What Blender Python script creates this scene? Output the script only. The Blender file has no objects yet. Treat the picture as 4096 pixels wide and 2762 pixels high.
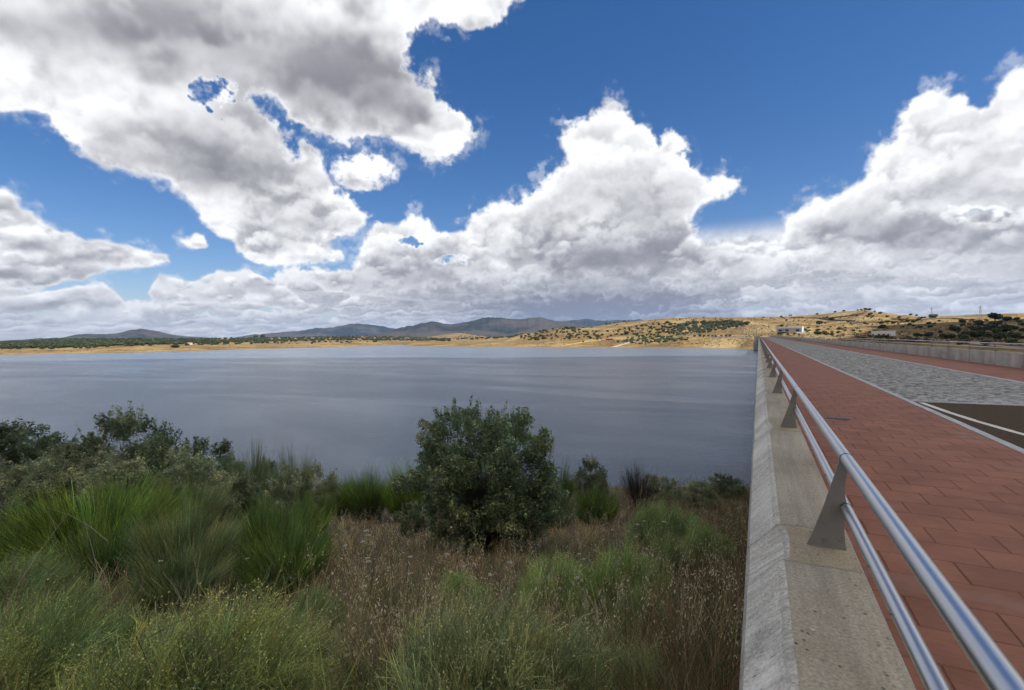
import bpy, bmesh, math, random
import numpy as np
from mathutils import Vector, Matrix

# ------------------------------------------------------------------ camera, light, sky, exposure
SC = bpy.context.scene
COL = SC.collection
SUN_AZ, SUN_EL = 100.0, 57.0            # degrees, azimuth from +Y towards +X
EXPOSURE = 1.02
SKY_STRENGTH = 0.057
CLOUD_GAIN = 0.58
# ---- SKY BEGIN
FPX, PCX, PCY = 1934.0, 2048.0, 1381.0
def cam_basis():
    roll = math.radians(.75)
    d = np.array([3035-PCX, -(1341-PCY), -FPX]); d /= np.linalg.norm(d)
    h = np.array([math.cos(roll), math.sin(roll), 0.])
    u = np.cross(h, d); u /= np.linalg.norm(u)
    if u[1] < 0: u = -u
    return np.array([np.cross(d, u), d, u])
RB = cam_basis()
CAM = np.array([0., 0., 1.455])
def px_ray(px, py):
    v = RB @ np.array([px-PCX, -(py-PCY), -FPX]); return v/np.linalg.norm(v)

_nr = np.random.RandomState(7)
_TAB = _nr.rand(512, 512).astype(np.float32)*2-1
def vnoise(x, y):
    x = np.asarray(x, np.float32); y = np.asarray(y, np.float32)
    xi = np.floor(x); yi = np.floor(y); fx = x-xi; fy = y-yi
    xi = xi.astype(np.int32) & 511; yi = yi.astype(np.int32) & 511
    x1 = (xi+1) & 511; y1 = (yi+1) & 511
    fx = fx*fx*fx*(fx*(fx*6-15)+10); fy = fy*fy*fy*(fy*(fy*6-15)+10)
    a = _TAB[yi, xi]; b = _TAB[yi, x1]; c = _TAB[y1, xi]; d = _TAB[y1, x1]
    a = a+(b-a)*fx; c = c+(d-c)*fx
    return a+(c-a)*fy
def fbm(x, y, octv, gain=.5, lac=2.03, billow=False, off=0.):
    s = 0; a = 1.; n = 0; c, sn = math.cos(.6), math.sin(.6)
    x = x+off; y = y+off*1.7
    for i in range(octv):
        v = vnoise(x, y)
        if billow: v = 1-2.2*np.abs(v)
        s = s+a*v; n += a; a *= gain
        x, y = (x*c-y*sn)*lac+17.3, (x*sn+y*c)*lac+5.1
    return s/n
def sstep(a, b, x):
    t = np.clip((x-a)/(b-a), 0, 1); return t*t*(3-2*t)
def poly_sd(X, Y, pts):
    # signed distance, positive inside
    d = np.full(X.shape, 1e9, np.float32); ins = np.zeros(X.shape, bool)
    n = len(pts)
    for i in range(n):
        ax, ay = pts[i]; bx, by = pts[(i+1) % n]
        ex, ey = bx-ax, by-ay; wx = X-ax; wy = Y-ay
        t = np.clip((wx*ex+wy*ey)/(ex*ex+ey*ey+1e-9), 0, 1)
        d = np.minimum(d, (wx-ex*t)**2+(wy-ey*t)**2)
        c = ((ay > Y) != (by > Y))
        with np.errstate(divide='ignore', invalid='ignore'):
            ins ^= c & (X < ex*(Y-ay)/(ey if abs(ey) > 1e-9 else 1e-9)+ax)
    d = np.sqrt(d)
    return np.where(ins, d, -d)
# outlines of the main clouds (sight lines, photo pixels at 2325 wide), (thickness, base tone, points)
CLOUDS = [
 (1.0, [(-400,-300),(1500,-300),(1205,-25),(1150,28),(1060,74),(985,60),(938,80),(926,115),(936,150),(975,176),(1000,215),(1030,245),(1060,265),(1096,290),(1100,312),(1085,332),(1040,357),(1000,376),(960,376),(932,346),(900,326),(845,322),(790,338),(760,330),(735,318),(690,302),(655,282),(622,244),(585,215),(540,260),(430,330),(-400,200)]),
 (1.0, [(-400,130),(-60,225),(60,258),(100,280),(165,335),(250,385),(330,402),(400,440),(430,470),(470,520),(520,550),(560,590),(610,612),(700,606),(788,600),(785,572),(748,550),(800,550),(838,520),(842,482),(800,456),(770,425),(752,395),(742,350),(705,324),(672,324),(658,350),(645,306),(628,270),(598,240),(565,214),(530,150),(300,60),(-400,-100)]),
 (.6, [(748,400),(775,356),(820,350),(870,358),(915,381),(905,403),(850,420),(790,428),(755,418)]),
 (.5, [(408,548),(430,530),(455,535),(470,555),(440,566),(410,562)]),
 (.9, [(-500,380),(-60,412),(20,425),(50,440),(55,465),(110,500),(160,520),(200,540),(270,545),(330,565),(380,585),(383,600),(340,608),(250,620),(190,640),(60,655),(-500,680)]),
 (.7, [(330,662),(360,622),(420,640),(490,610),(560,610),(600,640),(650,650),(690,685),(730,700),(680,712),(560,690),(350,690)]),
 (.6, [(-300,700),(60,668),(150,650),(235,640),(275,665),(300,705),(340,730),(380,775),(-300,775)]),
 (1.0, [(820,560),(850,502),(880,490),(905,497),(960,488),(975,502),(1000,525),(1050,520),(1080,480),(1120,457),(1180,453),(1200,440),(1240,400),(1278,360),(1265,320),(1272,285),(1300,270),(1340,255),(1368,224),(1395,220),(1420,240),(1460,275),(1488,318),(1518,282),(1555,310),(1563,338),(1545,352),(1580,388),(1612,405),(1660,390),(1684,402),(1678,430),(1640,450),(1600,465),(1568,500),(1580,530),(1612,552),(1640,548),(1680,556),(1720,549),(1775,552),(1790,630),(1000,690),(740,662),(702,640),(720,612),(800,610)]),
 (.9, [(1768,548),(1780,502),(1800,480),(1850,456),(1900,440),(1958,402),(1988,332),(2018,312),(2030,270),(2060,232),(2100,206),(2160,200),(2190,225),(2240,225),(2260,192),(2310,156),(2420,120),(2700,60),(2700,620),(2150,640),(1760,600)]),
 (.8, [(560,722),(740,655),(900,640),(1560,545),(1700,548),(1770,560),(1900,570),(2700,560),(2700,790),(450,790)]),
]
HOLES = [(484,214,34,24,-.35),(2225,492,46,17,.55),(930,552,16,7,.2),(1030,592,22,8,.2)]
# shaded undersides (photo pixels at 2325 wide): x, y, rx, ry, depth
SHADE = [(240,55,260,75,.72),(470,95,200,75,.62),(800,205,215,82,.92),(640,150,160,60,.6),(860,120,90,70,.4),(520,385,170,60,.88),(360,325,190,70,.55),(690,505,120,30,.45),(620,560,70,30,.3),
 (60,545,170,16,.55),(120,628,190,18,.7),(250,592,120,12,.45),(30,470,80,24,.5),(250,560,60,14,.4),(420,690,90,9,.5),(560,655,70,9,.4),(640,690,60,9,.45),(930,640,80,18,.5),(880,575,40,18,.35),(1020,560,40,20,.35),(770,640,50,14,.4),(300,650,60,10,.3),(200,665,50,9,.4),(90,690,80,9,.4),(1420,455,130,85,.55),(1300,420,40,50,.3),(1230,500,45,40,.35),(1395,585,175,42,1.),(1520,500,70,60,.4),(970,610,110,34,.6),(1140,500,60,30,.25),(1090,690,260,36,.8),(1340,692,270,44,.9),(1620,668,130,30,.5),
 (2080,535,190,34,.7),(2000,500,120,40,.3),(2250,350,120,60,.3),(2160,430,120,40,.35),(2290,440,80,30,.3),(2290,560,90,16,.45),(1880,545,120,22,.35),(560,668,110,10,.35),(150,690,140,14,.4)]
def blur(A, r):
    for ax in (0, 1):
        for _ in range(2):
            p = np.pad(A, [(r+1, r) if i == ax else (0, 0) for i in (0, 1)], mode='edge')
            c = np.cumsum(p, axis=ax, dtype=np.float64); n = A.shape[ax]
            A = ((np.take(c, range(2*r+1, 2*r+1+n), axis=ax)-np.take(c, range(0, n), axis=ax))/(2*r+1)).astype(np.float32)
    return A
def warp_fields(AZ, EL):
    return (fbm(AZ*.42, EL*.42, 6, gain=.6, off=77.), fbm(AZ*.42, EL*.42, 6, gain=.6, off=133.), fbm(AZ*1.5, EL*1.7, 5, gain=.52, off=55.), fbm(AZ*1.5, EL*1.7, 5, gain=.52, off=211.))
def sky_map(az0, az1, el1, ppd, seed=3):
    w = int((az1-az0)*ppd); h = int(el1*ppd)
    az = (az0+(np.arange(w)+.5)/ppd).astype(np.float32); el = ((np.arange(h)+.5)/ppd).astype(np.float32)
    AZ, EL = np.meshgrid(az, el)                # row 0 = horizon
    a = np.radians(AZ); e = np.radians(EL)
    dx, dy, dz = np.sin(a)*np.cos(e), np.cos(a)*np.cos(e), np.sin(e)
    cam = [RB[0, i]*dx+RB[1, i]*dy+RB[2, i]*dz for i in range(3)]
    zf = np.maximum(-cam[2], .05)
    VX = ((PCX+FPX*cam[0]/zf)*.5676).astype(np.float32); VY = ((PCY-FPX*cam[1]/zf)*.5676).astype(np.float32)
    front = sstep(.25, .45, -cam[2])
    inframe = sstep(-420, -60, VX)*sstep(2750, 2385, VX)*sstep(-360, -40, VY)*front
    QX, QY = dx/(dz+.45)*50, dy/(dz+.45)*50      # seamless coordinates for the round sky
    NX, NY = (QX, QY) if az1-az0 > 300 else (AZ, EL)
    W1, W2, W3, W4 = warp_fields(NX, NY)
    s = np.clip(EL/15, .15, 1.25)
    B1 = fbm(NX*.9, NY*1.1, 6, gain=.55, billow=True, off=9.)
    N1 = fbm(NX*.30, NY*.34, 6, gain=.55, off=19.)
    # ---- main clouds
    wa = 16*np.clip(s, .35, 1.2)
    X = VX+W1*wa*1.5+W3*wa*.5; Y = VY+W2*wa*1.5+W4*wa*.5
    F = np.full(AZ.shape, -9., np.float32)
    for th, pts in CLOUDS[:-1]:
        F = np.maximum(F, poly_sd(X, Y, pts)/19.2)
    for hx, hy, rx, ry, st in HOLES:
        q = np.sqrt(((X-hx)/rx)**2+((Y-hy)/ry)**2)+(.55*W2+.35*W3 if st < 0 else .6*W3+.3*W2)
        lim = (q-1.0)*1.3+(W3*1.3+N1*1.2 if st < 0 else W3*.5)
        F = np.where(q < 1.7, np.minimum(F, lim), F)
    out = fbm(QX*.045, QY*.045, 5, off=11.)*4.6+.65
    F = F*inframe+out*(1-inframe)
    frag = .28+.25*(W1+.4)                       # wispy here, crisp there
    F = F+B1*.22*s+.05
    A = sstep(-.2*np.clip(s, .3, 1), np.clip(frag, .12, .8)*np.clip(s, .3, 1)*2.6, F)
    wisp = sstep(-1.3, .3, F/np.clip(s, .35, 1)+W3*1.5+W1*.5)*sstep(-.1, .5, W2+.3*W4)*.33
    A = np.maximum(A, wisp)
    # ---- tone: shaded undersides
    D = np.zeros_like(F)
    for hx, hy, rx, ry, st in SHADE:
        q = ((VX+W1*30-hx)/rx)**2+((VY+W2*24-hy)/ry)**2
        D = 1-(1-D)*(1-st*np.exp(-q*.8))
    D = D*inframe+(1-inframe)*sstep(.5, 3.2, F)*.75
    edge = sstep(1.6, 0, F/np.clip(s, .4, 1))
    # ---- heaped puffs inside the clouds
    rs = np.random.RandomState(seed)
    L = np.full(F.shape, .62, np.float32)
    def splat(L, Aa, a0, e0, rx, ry, lt, lb, flat, soft, opac, mask=None):
        i0 = max(0, int((a0-1.7*rx-az0)*ppd)); i1 = min(w, int((a0+1.7*rx-az0)*ppd)+1)
        j0 = max(0, int((e0-1.7*ry)*ppd)); j1 = min(h, int((e0+1.9*ry)*ppd)+1)
        if i1-i0 < 2 or j1-j0 < 2: return
        sl = (slice(j0, j1), slice(i0, i1))
        k = .5*min(1., .75/rx+.18) if flat < 2 else .30
        x = (AZ[sl]-a0)/rx+W1[sl]*.55+W3[sl]*k; y = (EL[sl]-e0)/ry+W2[sl]*.5+W4[sl]*k
        yy = np.where(y < 0, y*flat, y)
        hgt = 1-np.sqrt(x*x+yy*yy)+B1[sl]*.12
        aa = sstep(0, soft, hgt)*opac
        if mask is not None: aa = aa*mask[sl]
        t = sstep(0, 1, .5+.52*y-.10*x+.07*W4[sl])
        l = lb+(lt-lb)*t
        L[sl] = L[sl]*(1-aa)+l*aa
        if Aa is not None: Aa[sl] = Aa[sl]+(1-Aa[sl])*aa
    spots = []
    for n, k0, k1 in ((500, 2.4, 4.2), (1100, 1.1, 2.3), (420, .6, 1.1)):
        for _ in range(n):
            ee = abs(rs.normal(0, 1))*13+2 if rs.rand() < .8 else rs.uniform(2, el1)
            aa_ = rs.uniform(az0, az1); ii = int((aa_-az0)*ppd); jj = int(ee*ppd)
            if not (0 <= ii < w and 0 <= jj < h): continue
            if F[jj, ii] < -.1: continue
            sc = min(max(ee/14, .42), 1.1)
            spots.append((k0+(rs.rand()**1.3)*(k1-k0), aa_, ee, sc, rs.rand()))
    spots.sort(key=lambda q: -q[2]+1.2*q[4]-.35*(3-q[0]))
    for kk, aa_, ee, sc, rr in spots:
        r = kk*sc*1.05
        splat(L, None, aa_, ee, r*1.2, r*.85, .98+.12*rr, .08+.22*rr, 1.0, .6, .6+.35*rr)
    relief = L-.62; rsoft = blur(relief, max(1, int(ppd*.30))); kk2 = sstep(13, 26, EL)*.75; relief = relief*(1-kk2)+rsoft*kk2*1.15
    b = .90-.70*D*(1-.5*edge)+relief*(.95-.5*D)+.12*edge
    b = b-.14*sstep(.4, 3., F)*(1-D)
    Lm = np.where(b < .5, .5-.22*np.tanh((.5-b)/.22), b); Lm = np.minimum(Lm, 1.06)
    # ---- distant decks of small cumulus, far ones first
    Ad = np.zeros_like(F); Ld = np.full(F.shape, .7, np.float32)
    cl = []
    n = int(1250*(az1-az0)/110)
    for _ in range(n):
        ee = .15+10.3*rs.rand()**1.75
        aa_ = rs.uniform(az0-3, az1+3)
        rightness = 1/(1+math.exp(-(aa_+38)/7.))  # fuller to the right of the view
        lim = 4.0+6.8*rightness+1.6*math.sin(aa_*.21)
        if ee > lim: continue
        if rs.rand() > .85+.15*rightness: continue
        cl.append((ee, aa_, rs.rand(), rs.rand(), rightness))
    cl.sort(key=lambda q: q[0])
    for ee, aa_, r1, r2, rg in cl:
        rx = (1.0+.42*ee)*(.45+.95*r1); ry = max(.22, rx*(.36+.26*min(1, ee/7))*(.6+.8*r2))
        dk = .22*rg*math.exp(-((aa_+17)/17)**2)*math.exp(-((ee-3.2)/2.4)**2)
        splat(Ld, Ad, aa_, ee, rx, ry, 1.10-.2*rs.rand()-dk*1.2, .22+.16*r1-dk*.6, 3.0, .30, .95)
    Ad = Ad*sstep(12.5, 9.5, EL)
    dz2 = D*sstep(4, 8, EL)
    Ld = Ld-.10*D*inframe
    # veil of merged far cloud
    rgt = 1/(1+np.exp(-(AZ+40)/6))
    veil = np.clip(sstep(np.maximum(4.8+5*W1+2.5*W3, 1.6), .8, EL)*(.22+.55*rgt)+.80*sstep(3.6, .9, EL), 0, .96)
    Av = veil*np.clip(.75+1.1*N1+.4*W2, 0, 1)
    rain = np.exp(-((AZ+18+3*W1)/13)**2-((EL-3.0)/2.6)**2)
    Lv = .72-.32*rain+.25*W2*sstep(0, 3, EL)
    # ---- compose: veil, decks, main clouds
    Ld = Ld-.15*rain
    Lt = Lv*(1-Ad)+Ld*Ad; At = 1-(1-Av)*(1-Ad)
    m = A*sstep(1.5, 4.0, EL+W2*1.5)
    low = sstep(9.5+2*W1, 5.0, EL)*rgt*.75        # tops of the far decks stand in front of the hidden cloud feet
    m2 = m*(1-low*np.clip(Ad+.3, 0, 1))
    Lf = Lt*(1-m2)+Lm*m2; Af = 1-(1-At)*(1-m)
    rainc = np.clip(rain*1.1, 0, 1)*rgt
    sh = np.clip((1-Lf)/.70, 0, 1)[..., None]
    white = np.array([.95, .955, .965], np.float32); grey = np.array([.235, .235, .262], np.float32)
    col = white*(1-sh)**1.0+grey*sh
    col = np.where(Lf[..., None] > 1, col*(1+.25*(Lf[..., None]-1)), col)
    air = (np.exp(-EL/1.8)*.30)[..., None]
    airc = np.array([.53, .575, .66], np.float32)
    col = col*(1-air)+airc*air
    rb = (.45*rainc)[..., None]
    col = col*(1-rb)+col*np.array([.70, .80, 1.0], np.float32)*rb
    return col.astype(np.float32), Af.astype(np.float32)

cd = bpy.data.cameras.new('camera'); cam = bpy.data.objects.new('camera', cd); COL.objects.link(cam)
cd.sensor_fit = 'HORIZONTAL'; cd.sensor_width = 36.0; cd.lens = 36.0*FPX/4096
cd.clip_start = .05; cd.clip_end = 60000
M = Matrix([[RB[0, 0], RB[0, 1], RB[0, 2], CAM[0]], [RB[1, 0], RB[1, 1], RB[1, 2], CAM[1]], [RB[2, 0], RB[2, 1], RB[2, 2], CAM[2]], [0, 0, 0, 1]])
cam.matrix_world = M
SC.camera = cam
SC.view_settings.view_transform = 'Standard'; SC.view_settings.look = 'None'
SC.view_settings.exposure = EXPOSURE; SC.view_settings.gamma = 1; SC.view_settings.use_curve_mapping = False
SC.render.engine = 'CYCLES'
SC.cycles.max_bounces = 9; SC.cycles.diffuse_bounces = 5; SC.cycles.glossy_bounces = 3; SC.cycles.transmission_bounces = 4
SC.cycles.volume_bounces = 0; SC.cycles.transparent_max_bounces = 6
SC.cycles.use_denoising = True
SC.cycles.sample_clamp_indirect = 6

def make_image(name, arr):
    h, w = arr.shape[:2]
    im = bpy.data.images.new(name, w, h, alpha=True, float_buffer=True, is_data=True)
    im.alpha_mode = 'CHANNEL_PACKED'
    im.pixels.foreach_set(arr.astype(np.float32).ravel())
    im.update(); im.pack()
    return im
def build_world():
    world = bpy.data.worlds.new('World'); SC.world = world; world.use_nodes = True
    nt = world.node_tree; nt.nodes.clear(); N = nt.nodes.new; LK = nt.links.new
    A0, A1, E1 = -86., 34., 46.
    c, a = sky_map(A0, A1, E1, 16)
    ia = make_image('clouds_ahead', np.dstack([c, a]))
    c, a = sky_map(-180., 180., 90., 4, seed=8)
    ib = make_image('clouds_round', np.dstack([c, a]))
    tc = N('ShaderNodeTexCoord'); sp = N('ShaderNodeSeparateXYZ'); LK(tc.outputs['Generated'], sp.inputs[0])
    def m(op, x, y=None, z=None, clamp=False):
        n = N('ShaderNodeMath'); n.operation = op; n.use_clamp = clamp
        for i, v in enumerate((x, y, z)):
            if v is None: continue
            if isinstance(v, (int, float)): n.inputs[i].default_value = v
            else: LK(v, n.inputs[i])
        return n.outputs[0]
    az = m('MULTIPLY', m('ARCTAN2', sp.outputs[0], sp.outputs[1]), 180/math.pi)
    el = m('MULTIPLY', m('ARCSINE', sp.outputs[2]), 180/math.pi)
    def tex(img, u, v):
        cb = N('ShaderNodeCombineXYZ'); LK(u, cb.inputs[0]); LK(v, cb.inputs[1])
        t = N('ShaderNodeTexImage'); t.image = img; t.extension = 'EXTEND'; t.interpolation = 'Cubic'; LK(cb.outputs[0], t.inputs[0]); return t
    ua = m('DIVIDE', m('SUBTRACT', az, A0), A1-A0); va = m('DIVIDE', el, E1)
    ta = tex(ia, ua, va)
    tb = tex(ib, m('DIVIDE', m('ADD', az, 180.), 360.), m('DIVIDE', el, 90.))
    e1 = m('DIVIDE', m('SUBTRACT', az, A0), 7., clamp=True); e2 = m('DIVIDE', m('SUBTRACT', A1, az), 7., clamp=True); e3 = m('DIVIDE', m('SUBTRACT', E1, el), 5., clamp=True)
    win = m('MULTIPLY', m('MULTIPLY', e1, e2), e3)
    mc = N('ShaderNodeMix'); mc.data_type = 'RGBA'; LK(win, mc.inputs['Factor']); LK(tb.outputs[0], mc.inputs['A']); LK(ta.outputs[0], mc.inputs['B'])
    mf = N('ShaderNodeMix'); mf.data_type = 'FLOAT'; LK(win, mf.inputs['Factor']); LK(tb.outputs[1], mf.inputs['A']); LK(ta.outputs[1], mf.inputs['B'])
    sky = N('ShaderNodeTexSky'); sky.sky_type = 'NISHITA'; sky.sun_disc = False
    sky.sun_elevation = math.radians(SUN_EL); sky.sun_rotation = math.radians(SUN_AZ)
    sky.altitude = 400; sky.air_density = 1.0; sky.dust_density = .6; sky.ozone_density = 2.6
    hs = N('ShaderNodeHueSaturation'); hs.inputs['Saturation'].default_value = 1.34; tn = N('ShaderNodeMix'); tn.data_type = 'RGBA'; tn.blend_type = 'MULTIPLY'; tn.inputs['Factor'].default_value = 1.; LK(sky.outputs[0], tn.inputs['A']); tn.inputs['B'].default_value = (1.05, .98, 1.015, 1); LK(tn.outputs['Result'], hs.inputs['Color'])
    b1 = N('ShaderNodeBackground'); LK(hs.outputs[0], b1.inputs[0]); b1.inputs[1].default_value = SKY_STRENGTH
    b2 = N('ShaderNodeBackground'); LK(mc.outputs['Result'], b2.inputs[0]); b2.inputs[1].default_value = CLOUD_GAIN
    up = m('GREATER_THAN', sp.outputs[2], 0.)
    fac = m('MULTIPLY', mf.outputs['Result'], up, clamp=True)
    mx = N('ShaderNodeMixShader'); LK(fac, mx.inputs[0]); LK(b1.outputs[0], mx.inputs[1]); LK(b2.outputs[0], mx.inputs[2])
    o = N('ShaderNodeOutputWorld'); LK(mx.outputs[0], o.inputs[0])
    world.cycles.sampling_method = 'MANUAL'; world.cycles.sample_map_resolution = 1024
build_world()
sl = bpy.data.lights.new('sun', 'SUN'); sl.energy = 3.1; sl.angle = math.radians(.5); sl.color = (1., .95, .87)
sun = bpy.data.objects.new('sun', sl); COL.objects.link(sun)
SUN = Vector((math.sin(math.radians(SUN_AZ))*math.cos(math.radians(SUN_EL)), math.cos(math.radians(SUN_AZ))*math.cos(math.radians(SUN_EL)), math.sin(math.radians(SUN_EL))))
sun.rotation_euler = SUN.to_track_quat('Z', 'Y').to_euler(); sun.location = (0, 0, 60)

# ------------------------------------------------------------------ helpers
def tag(o, label=None, cat=None, group=None, kind=None):
    if label: o['label'] = label
    if cat: o['category'] = cat
    if group: o['group'] = group
    if kind: o['kind'] = kind
    return o
def empty(name, loc=(0, 0, 0), label=None, cat=None, group=None, kind=None, parent=None):
    o = bpy.data.objects.new(name, None); COL.objects.link(o); o.location = loc; o.empty_display_size = .2
    if parent: o.parent = parent
    return tag(o, label, cat, group, kind)
def link(name, me, parent=None, loc=(0, 0, 0), rot=None, scale=None):
    o = bpy.data.objects.new(name, me); COL.objects.link(o); o.location = loc
    if rot is not None: o.rotation_euler = rot
    if scale is not None: o.scale = scale
    if parent: o.parent = parent
    return o
def mesh_np(name, V, faces, mat, cols=None, smooth=False, matidx=None):
    """faces: list of integer arrays (n,3) / (n,4)"""
    me = bpy.data.meshes.new(name)
    V = np.asarray(V, np.float32)
    faces = [np.asarray(f, np.int32) for f in faces if len(f)]
    nl = sum(f.size for f in faces); npoly = sum(len(f) for f in faces)
    me.vertices.add(len(V)); me.vertices.foreach_set('co', V.ravel())
    me.loops.add(nl); me.polygons.add(npoly)
    me.loops.foreach_set('vertex_index', np.concatenate([f.ravel() for f in faces]))
    tot = np.concatenate([np.full(len(f), f.shape[1], np.int32) for f in faces])
    me.polygons.foreach_set('loop_start', np.concatenate([[0], np.cumsum(tot)[:-1]]).astype(np.int32))
    me.polygons.foreach_set('loop_total', tot)
    if matidx is not None: me.polygons.foreach_set('material_index', np.asarray(matidx, np.int32))
    if smooth: me.polygons.foreach_set('use_smooth', np.ones(npoly, bool))
    me.update(calc_edges=True); me.validate()
    for mm in (mat if isinstance(mat, (list, tuple)) else [mat]): me.materials.append(mm)
    if cols is not None:
        c = np.ones((len(V), 4), np.float32); c[:, :3] = cols
        at = me.color_attributes.new('tint', 'FLOAT_COLOR', 'POINT'); at.data.foreach_set('color', c.ravel())
    return me
class MB:
    """collects boxes, prisms and tubes into one mesh"""
    def __init__(s): s.v = []; s.f = []; s.m = []
    def add(s, vs, fs, mi=0):
        b = len(s.v); s.v += [tuple(v) for v in vs]; s.f += [tuple(b+i for i in f) for f in fs]; s.m += [mi]*len(fs)
    def box(s, x0, x1, y0, y1, z0, z1, mi=0):
        s.add([(x0, y0, z0), (x1, y0, z0), (x1, y1, z0), (x0, y1, z0), (x0, y0, z1), (x1, y0, z1), (x1, y1, z1), (x0, y1, z1)],
              [(0, 3, 2, 1), (4, 5, 6, 7), (0, 1, 5, 4), (1, 2, 6, 5), (2, 3, 7, 6), (3, 0, 4, 7)], mi)
    def bev(s, x0, x1, y0, y1, z0, z1, b, mi=0):
        s.add([(x0, y0, z0), (x1, y0, z0), (x1, y1, z0), (x0, y1, z0), (x0, y0, z1-b), (x1, y0, z1-b), (x1, y1, z1-b), (x0, y1, z1-b), (x0+b, y0+b, z1), (x1-b, y0+b, z1), (x1-b, y1-b, z1), (x0+b, y1-b, z1)],
              [(0, 1, 5, 4), (1, 2, 6, 5), (2, 3, 7, 6), (3, 0, 4, 7), (4, 5, 9, 8), (5, 6, 10, 9), (6, 7, 11, 10), (7, 4, 8, 11), (8, 9, 10, 11)], mi)
    def tube(s, p, q, r, n=10, r2=None, caps=True, mi=0):
        p = Vector(p); q = Vector(q); d = (q-p).normalized(); a = d.orthogonal().normalized(); b = d.cross(a)
        r2 = r if r2 is None else r2
        vs = [p+(a*math.cos(t)+b*math.sin(t))*r for t in [2*math.pi*i/n for i in range(n)]]+[q+(a*math.cos(t)+b*math.sin(t))*r2 for t in [2*math.pi*i/n for i in range(n)]]
        fs = [(i, (i+1) % n, n+(i+1) % n, n+i) for i in range(n)]
        if caps: fs += [tuple(range(n-1, -1, -1)), tuple(range(n, 2*n))]
        s.add(vs, fs, mi)
    def mesh(s, name, mat, smooth=False):
        me = bpy.data.meshes.new(name); me.from_pydata(s.v, [], s.f)
        for mm in (mat if isinstance(mat, (list, tuple)) else [mat]): me.materials.append(mm)
        me.polygons.foreach_set('material_index', s.m)
        if smooth: me.polygons.foreach_set('use_smooth', [True]*len(s.f))
        me.update(); return me
    def build(s, name, mat, parent=None, loc=(0, 0, 0), smooth=False):
        return link(name, s.mesh(name, mat, smooth), parent, loc)

# ------------------------------------------------------------------ materials
def new_mat(name):
    m = bpy.data.materials.new(name); m.use_nodes = True; nt = m.node_tree
    b = nt.nodes['Principled BSDF']; return m, nt, b
class NG:
    def __init__(s, nt): s.nt = nt
    def n(s, t, **k):
        x = s.nt.nodes.new(t)
        for a, b in k.items(): setattr(x, a, b)
        return x
    def set(s, sock, v):
        if hasattr(v, 'is_output'): s.nt.links.new(v, sock)
        else: sock.default_value = v
    def pos(s): return s.n('ShaderNodeNewGeometry').outputs['Position']
    def map(s, v, sc=(1, 1, 1), loc=(0, 0, 0)):
        m = s.n('ShaderNodeMapping'); s.set(m.inputs['Vector'], v); m.inputs['Scale'].default_value = sc; m.inputs['Location'].default_value = loc; return m.outputs[0]
    def noise(s, v, scale, detail=4, rough=.55, dist=0., out='Fac'):
        x = s.n('ShaderNodeTexNoise'); s.set(x.inputs['Vector'], v); x.inputs['Scale'].default_value = scale; x.inputs['Detail'].default_value = detail; x.inputs['Roughness'].default_value = rough; x.inputs['Distortion'].default_value = dist; return x.outputs[out]
    def voro(s, v, scale, feat='F1', out='Distance', rnd=1.):
        x = s.n('ShaderNodeTexVoronoi'); x.feature = feat; s.set(x.inputs['Vector'], v); x.inputs['Scale'].default_value = scale; x.inputs['Randomness'].default_value = rnd; return x.outputs[out]
    def ramp(s, f, stops, interp='LINEAR'):
        x = s.n('ShaderNodeValToRGB'); s.set(x.inputs[0], f); cr = x.color_ramp; cr.interpolation = interp
        while len(cr.elements) < len(stops): cr.elements.new(.5)
        for e, (p, c) in zip(cr.elements, stops):
            e.position = p; e.color = (c, c, c, 1) if isinstance(c, (int, float)) else (*c, 1)
        return x.outputs[0]
    def mix(s, f, a, b, mode='MIX'):
        x = s.n('ShaderNodeMix'); x.data_type = 'RGBA'; x.blend_type = mode
        s.set(x.inputs['Factor'], f)
        for k, v in (('A', a), ('B', b)):
            if isinstance(v, tuple): x.inputs[k].default_value = (*v, 1)
            else: s.set(x.inputs[k], v)
        return x.outputs['Result']
    def math(s, op, a, b=0., clamp=False):
        x = s.n('ShaderNodeMath'); x.operation = op; x.use_clamp = clamp; s.set(x.inputs[0], a); s.set(x.inputs[1], b); return x.outputs[0]
    def bump(s, h, strength, dist, normal=None):
        x = s.n('ShaderNodeBump'); s.set(x.inputs['Height'], h); x.inputs['Strength'].default_value = strength; x.inputs['Distance'].default_value = dist
        if normal is not None: s.set(x.inputs['Normal'], normal)
        return x.outputs[0]
def simple(name, col, rough=.7, metal=0., var=.0, scale=3.):
    m, nt, b = new_mat(name); g = NG(nt)
    if var:
        f = g.noise(g.pos(), scale, 5)
        g.set(b.inputs['Base Color'], g.mix(f, tuple(c*(1-var) for c in col), tuple(min(1, c*(1+var)) for c in col)))
    else: b.inputs['Base Color'].default_value = (*col, 1)
    b.inputs['Roughness'].default_value = rough; b.inputs['Metallic'].default_value = metal
    return m
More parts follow.
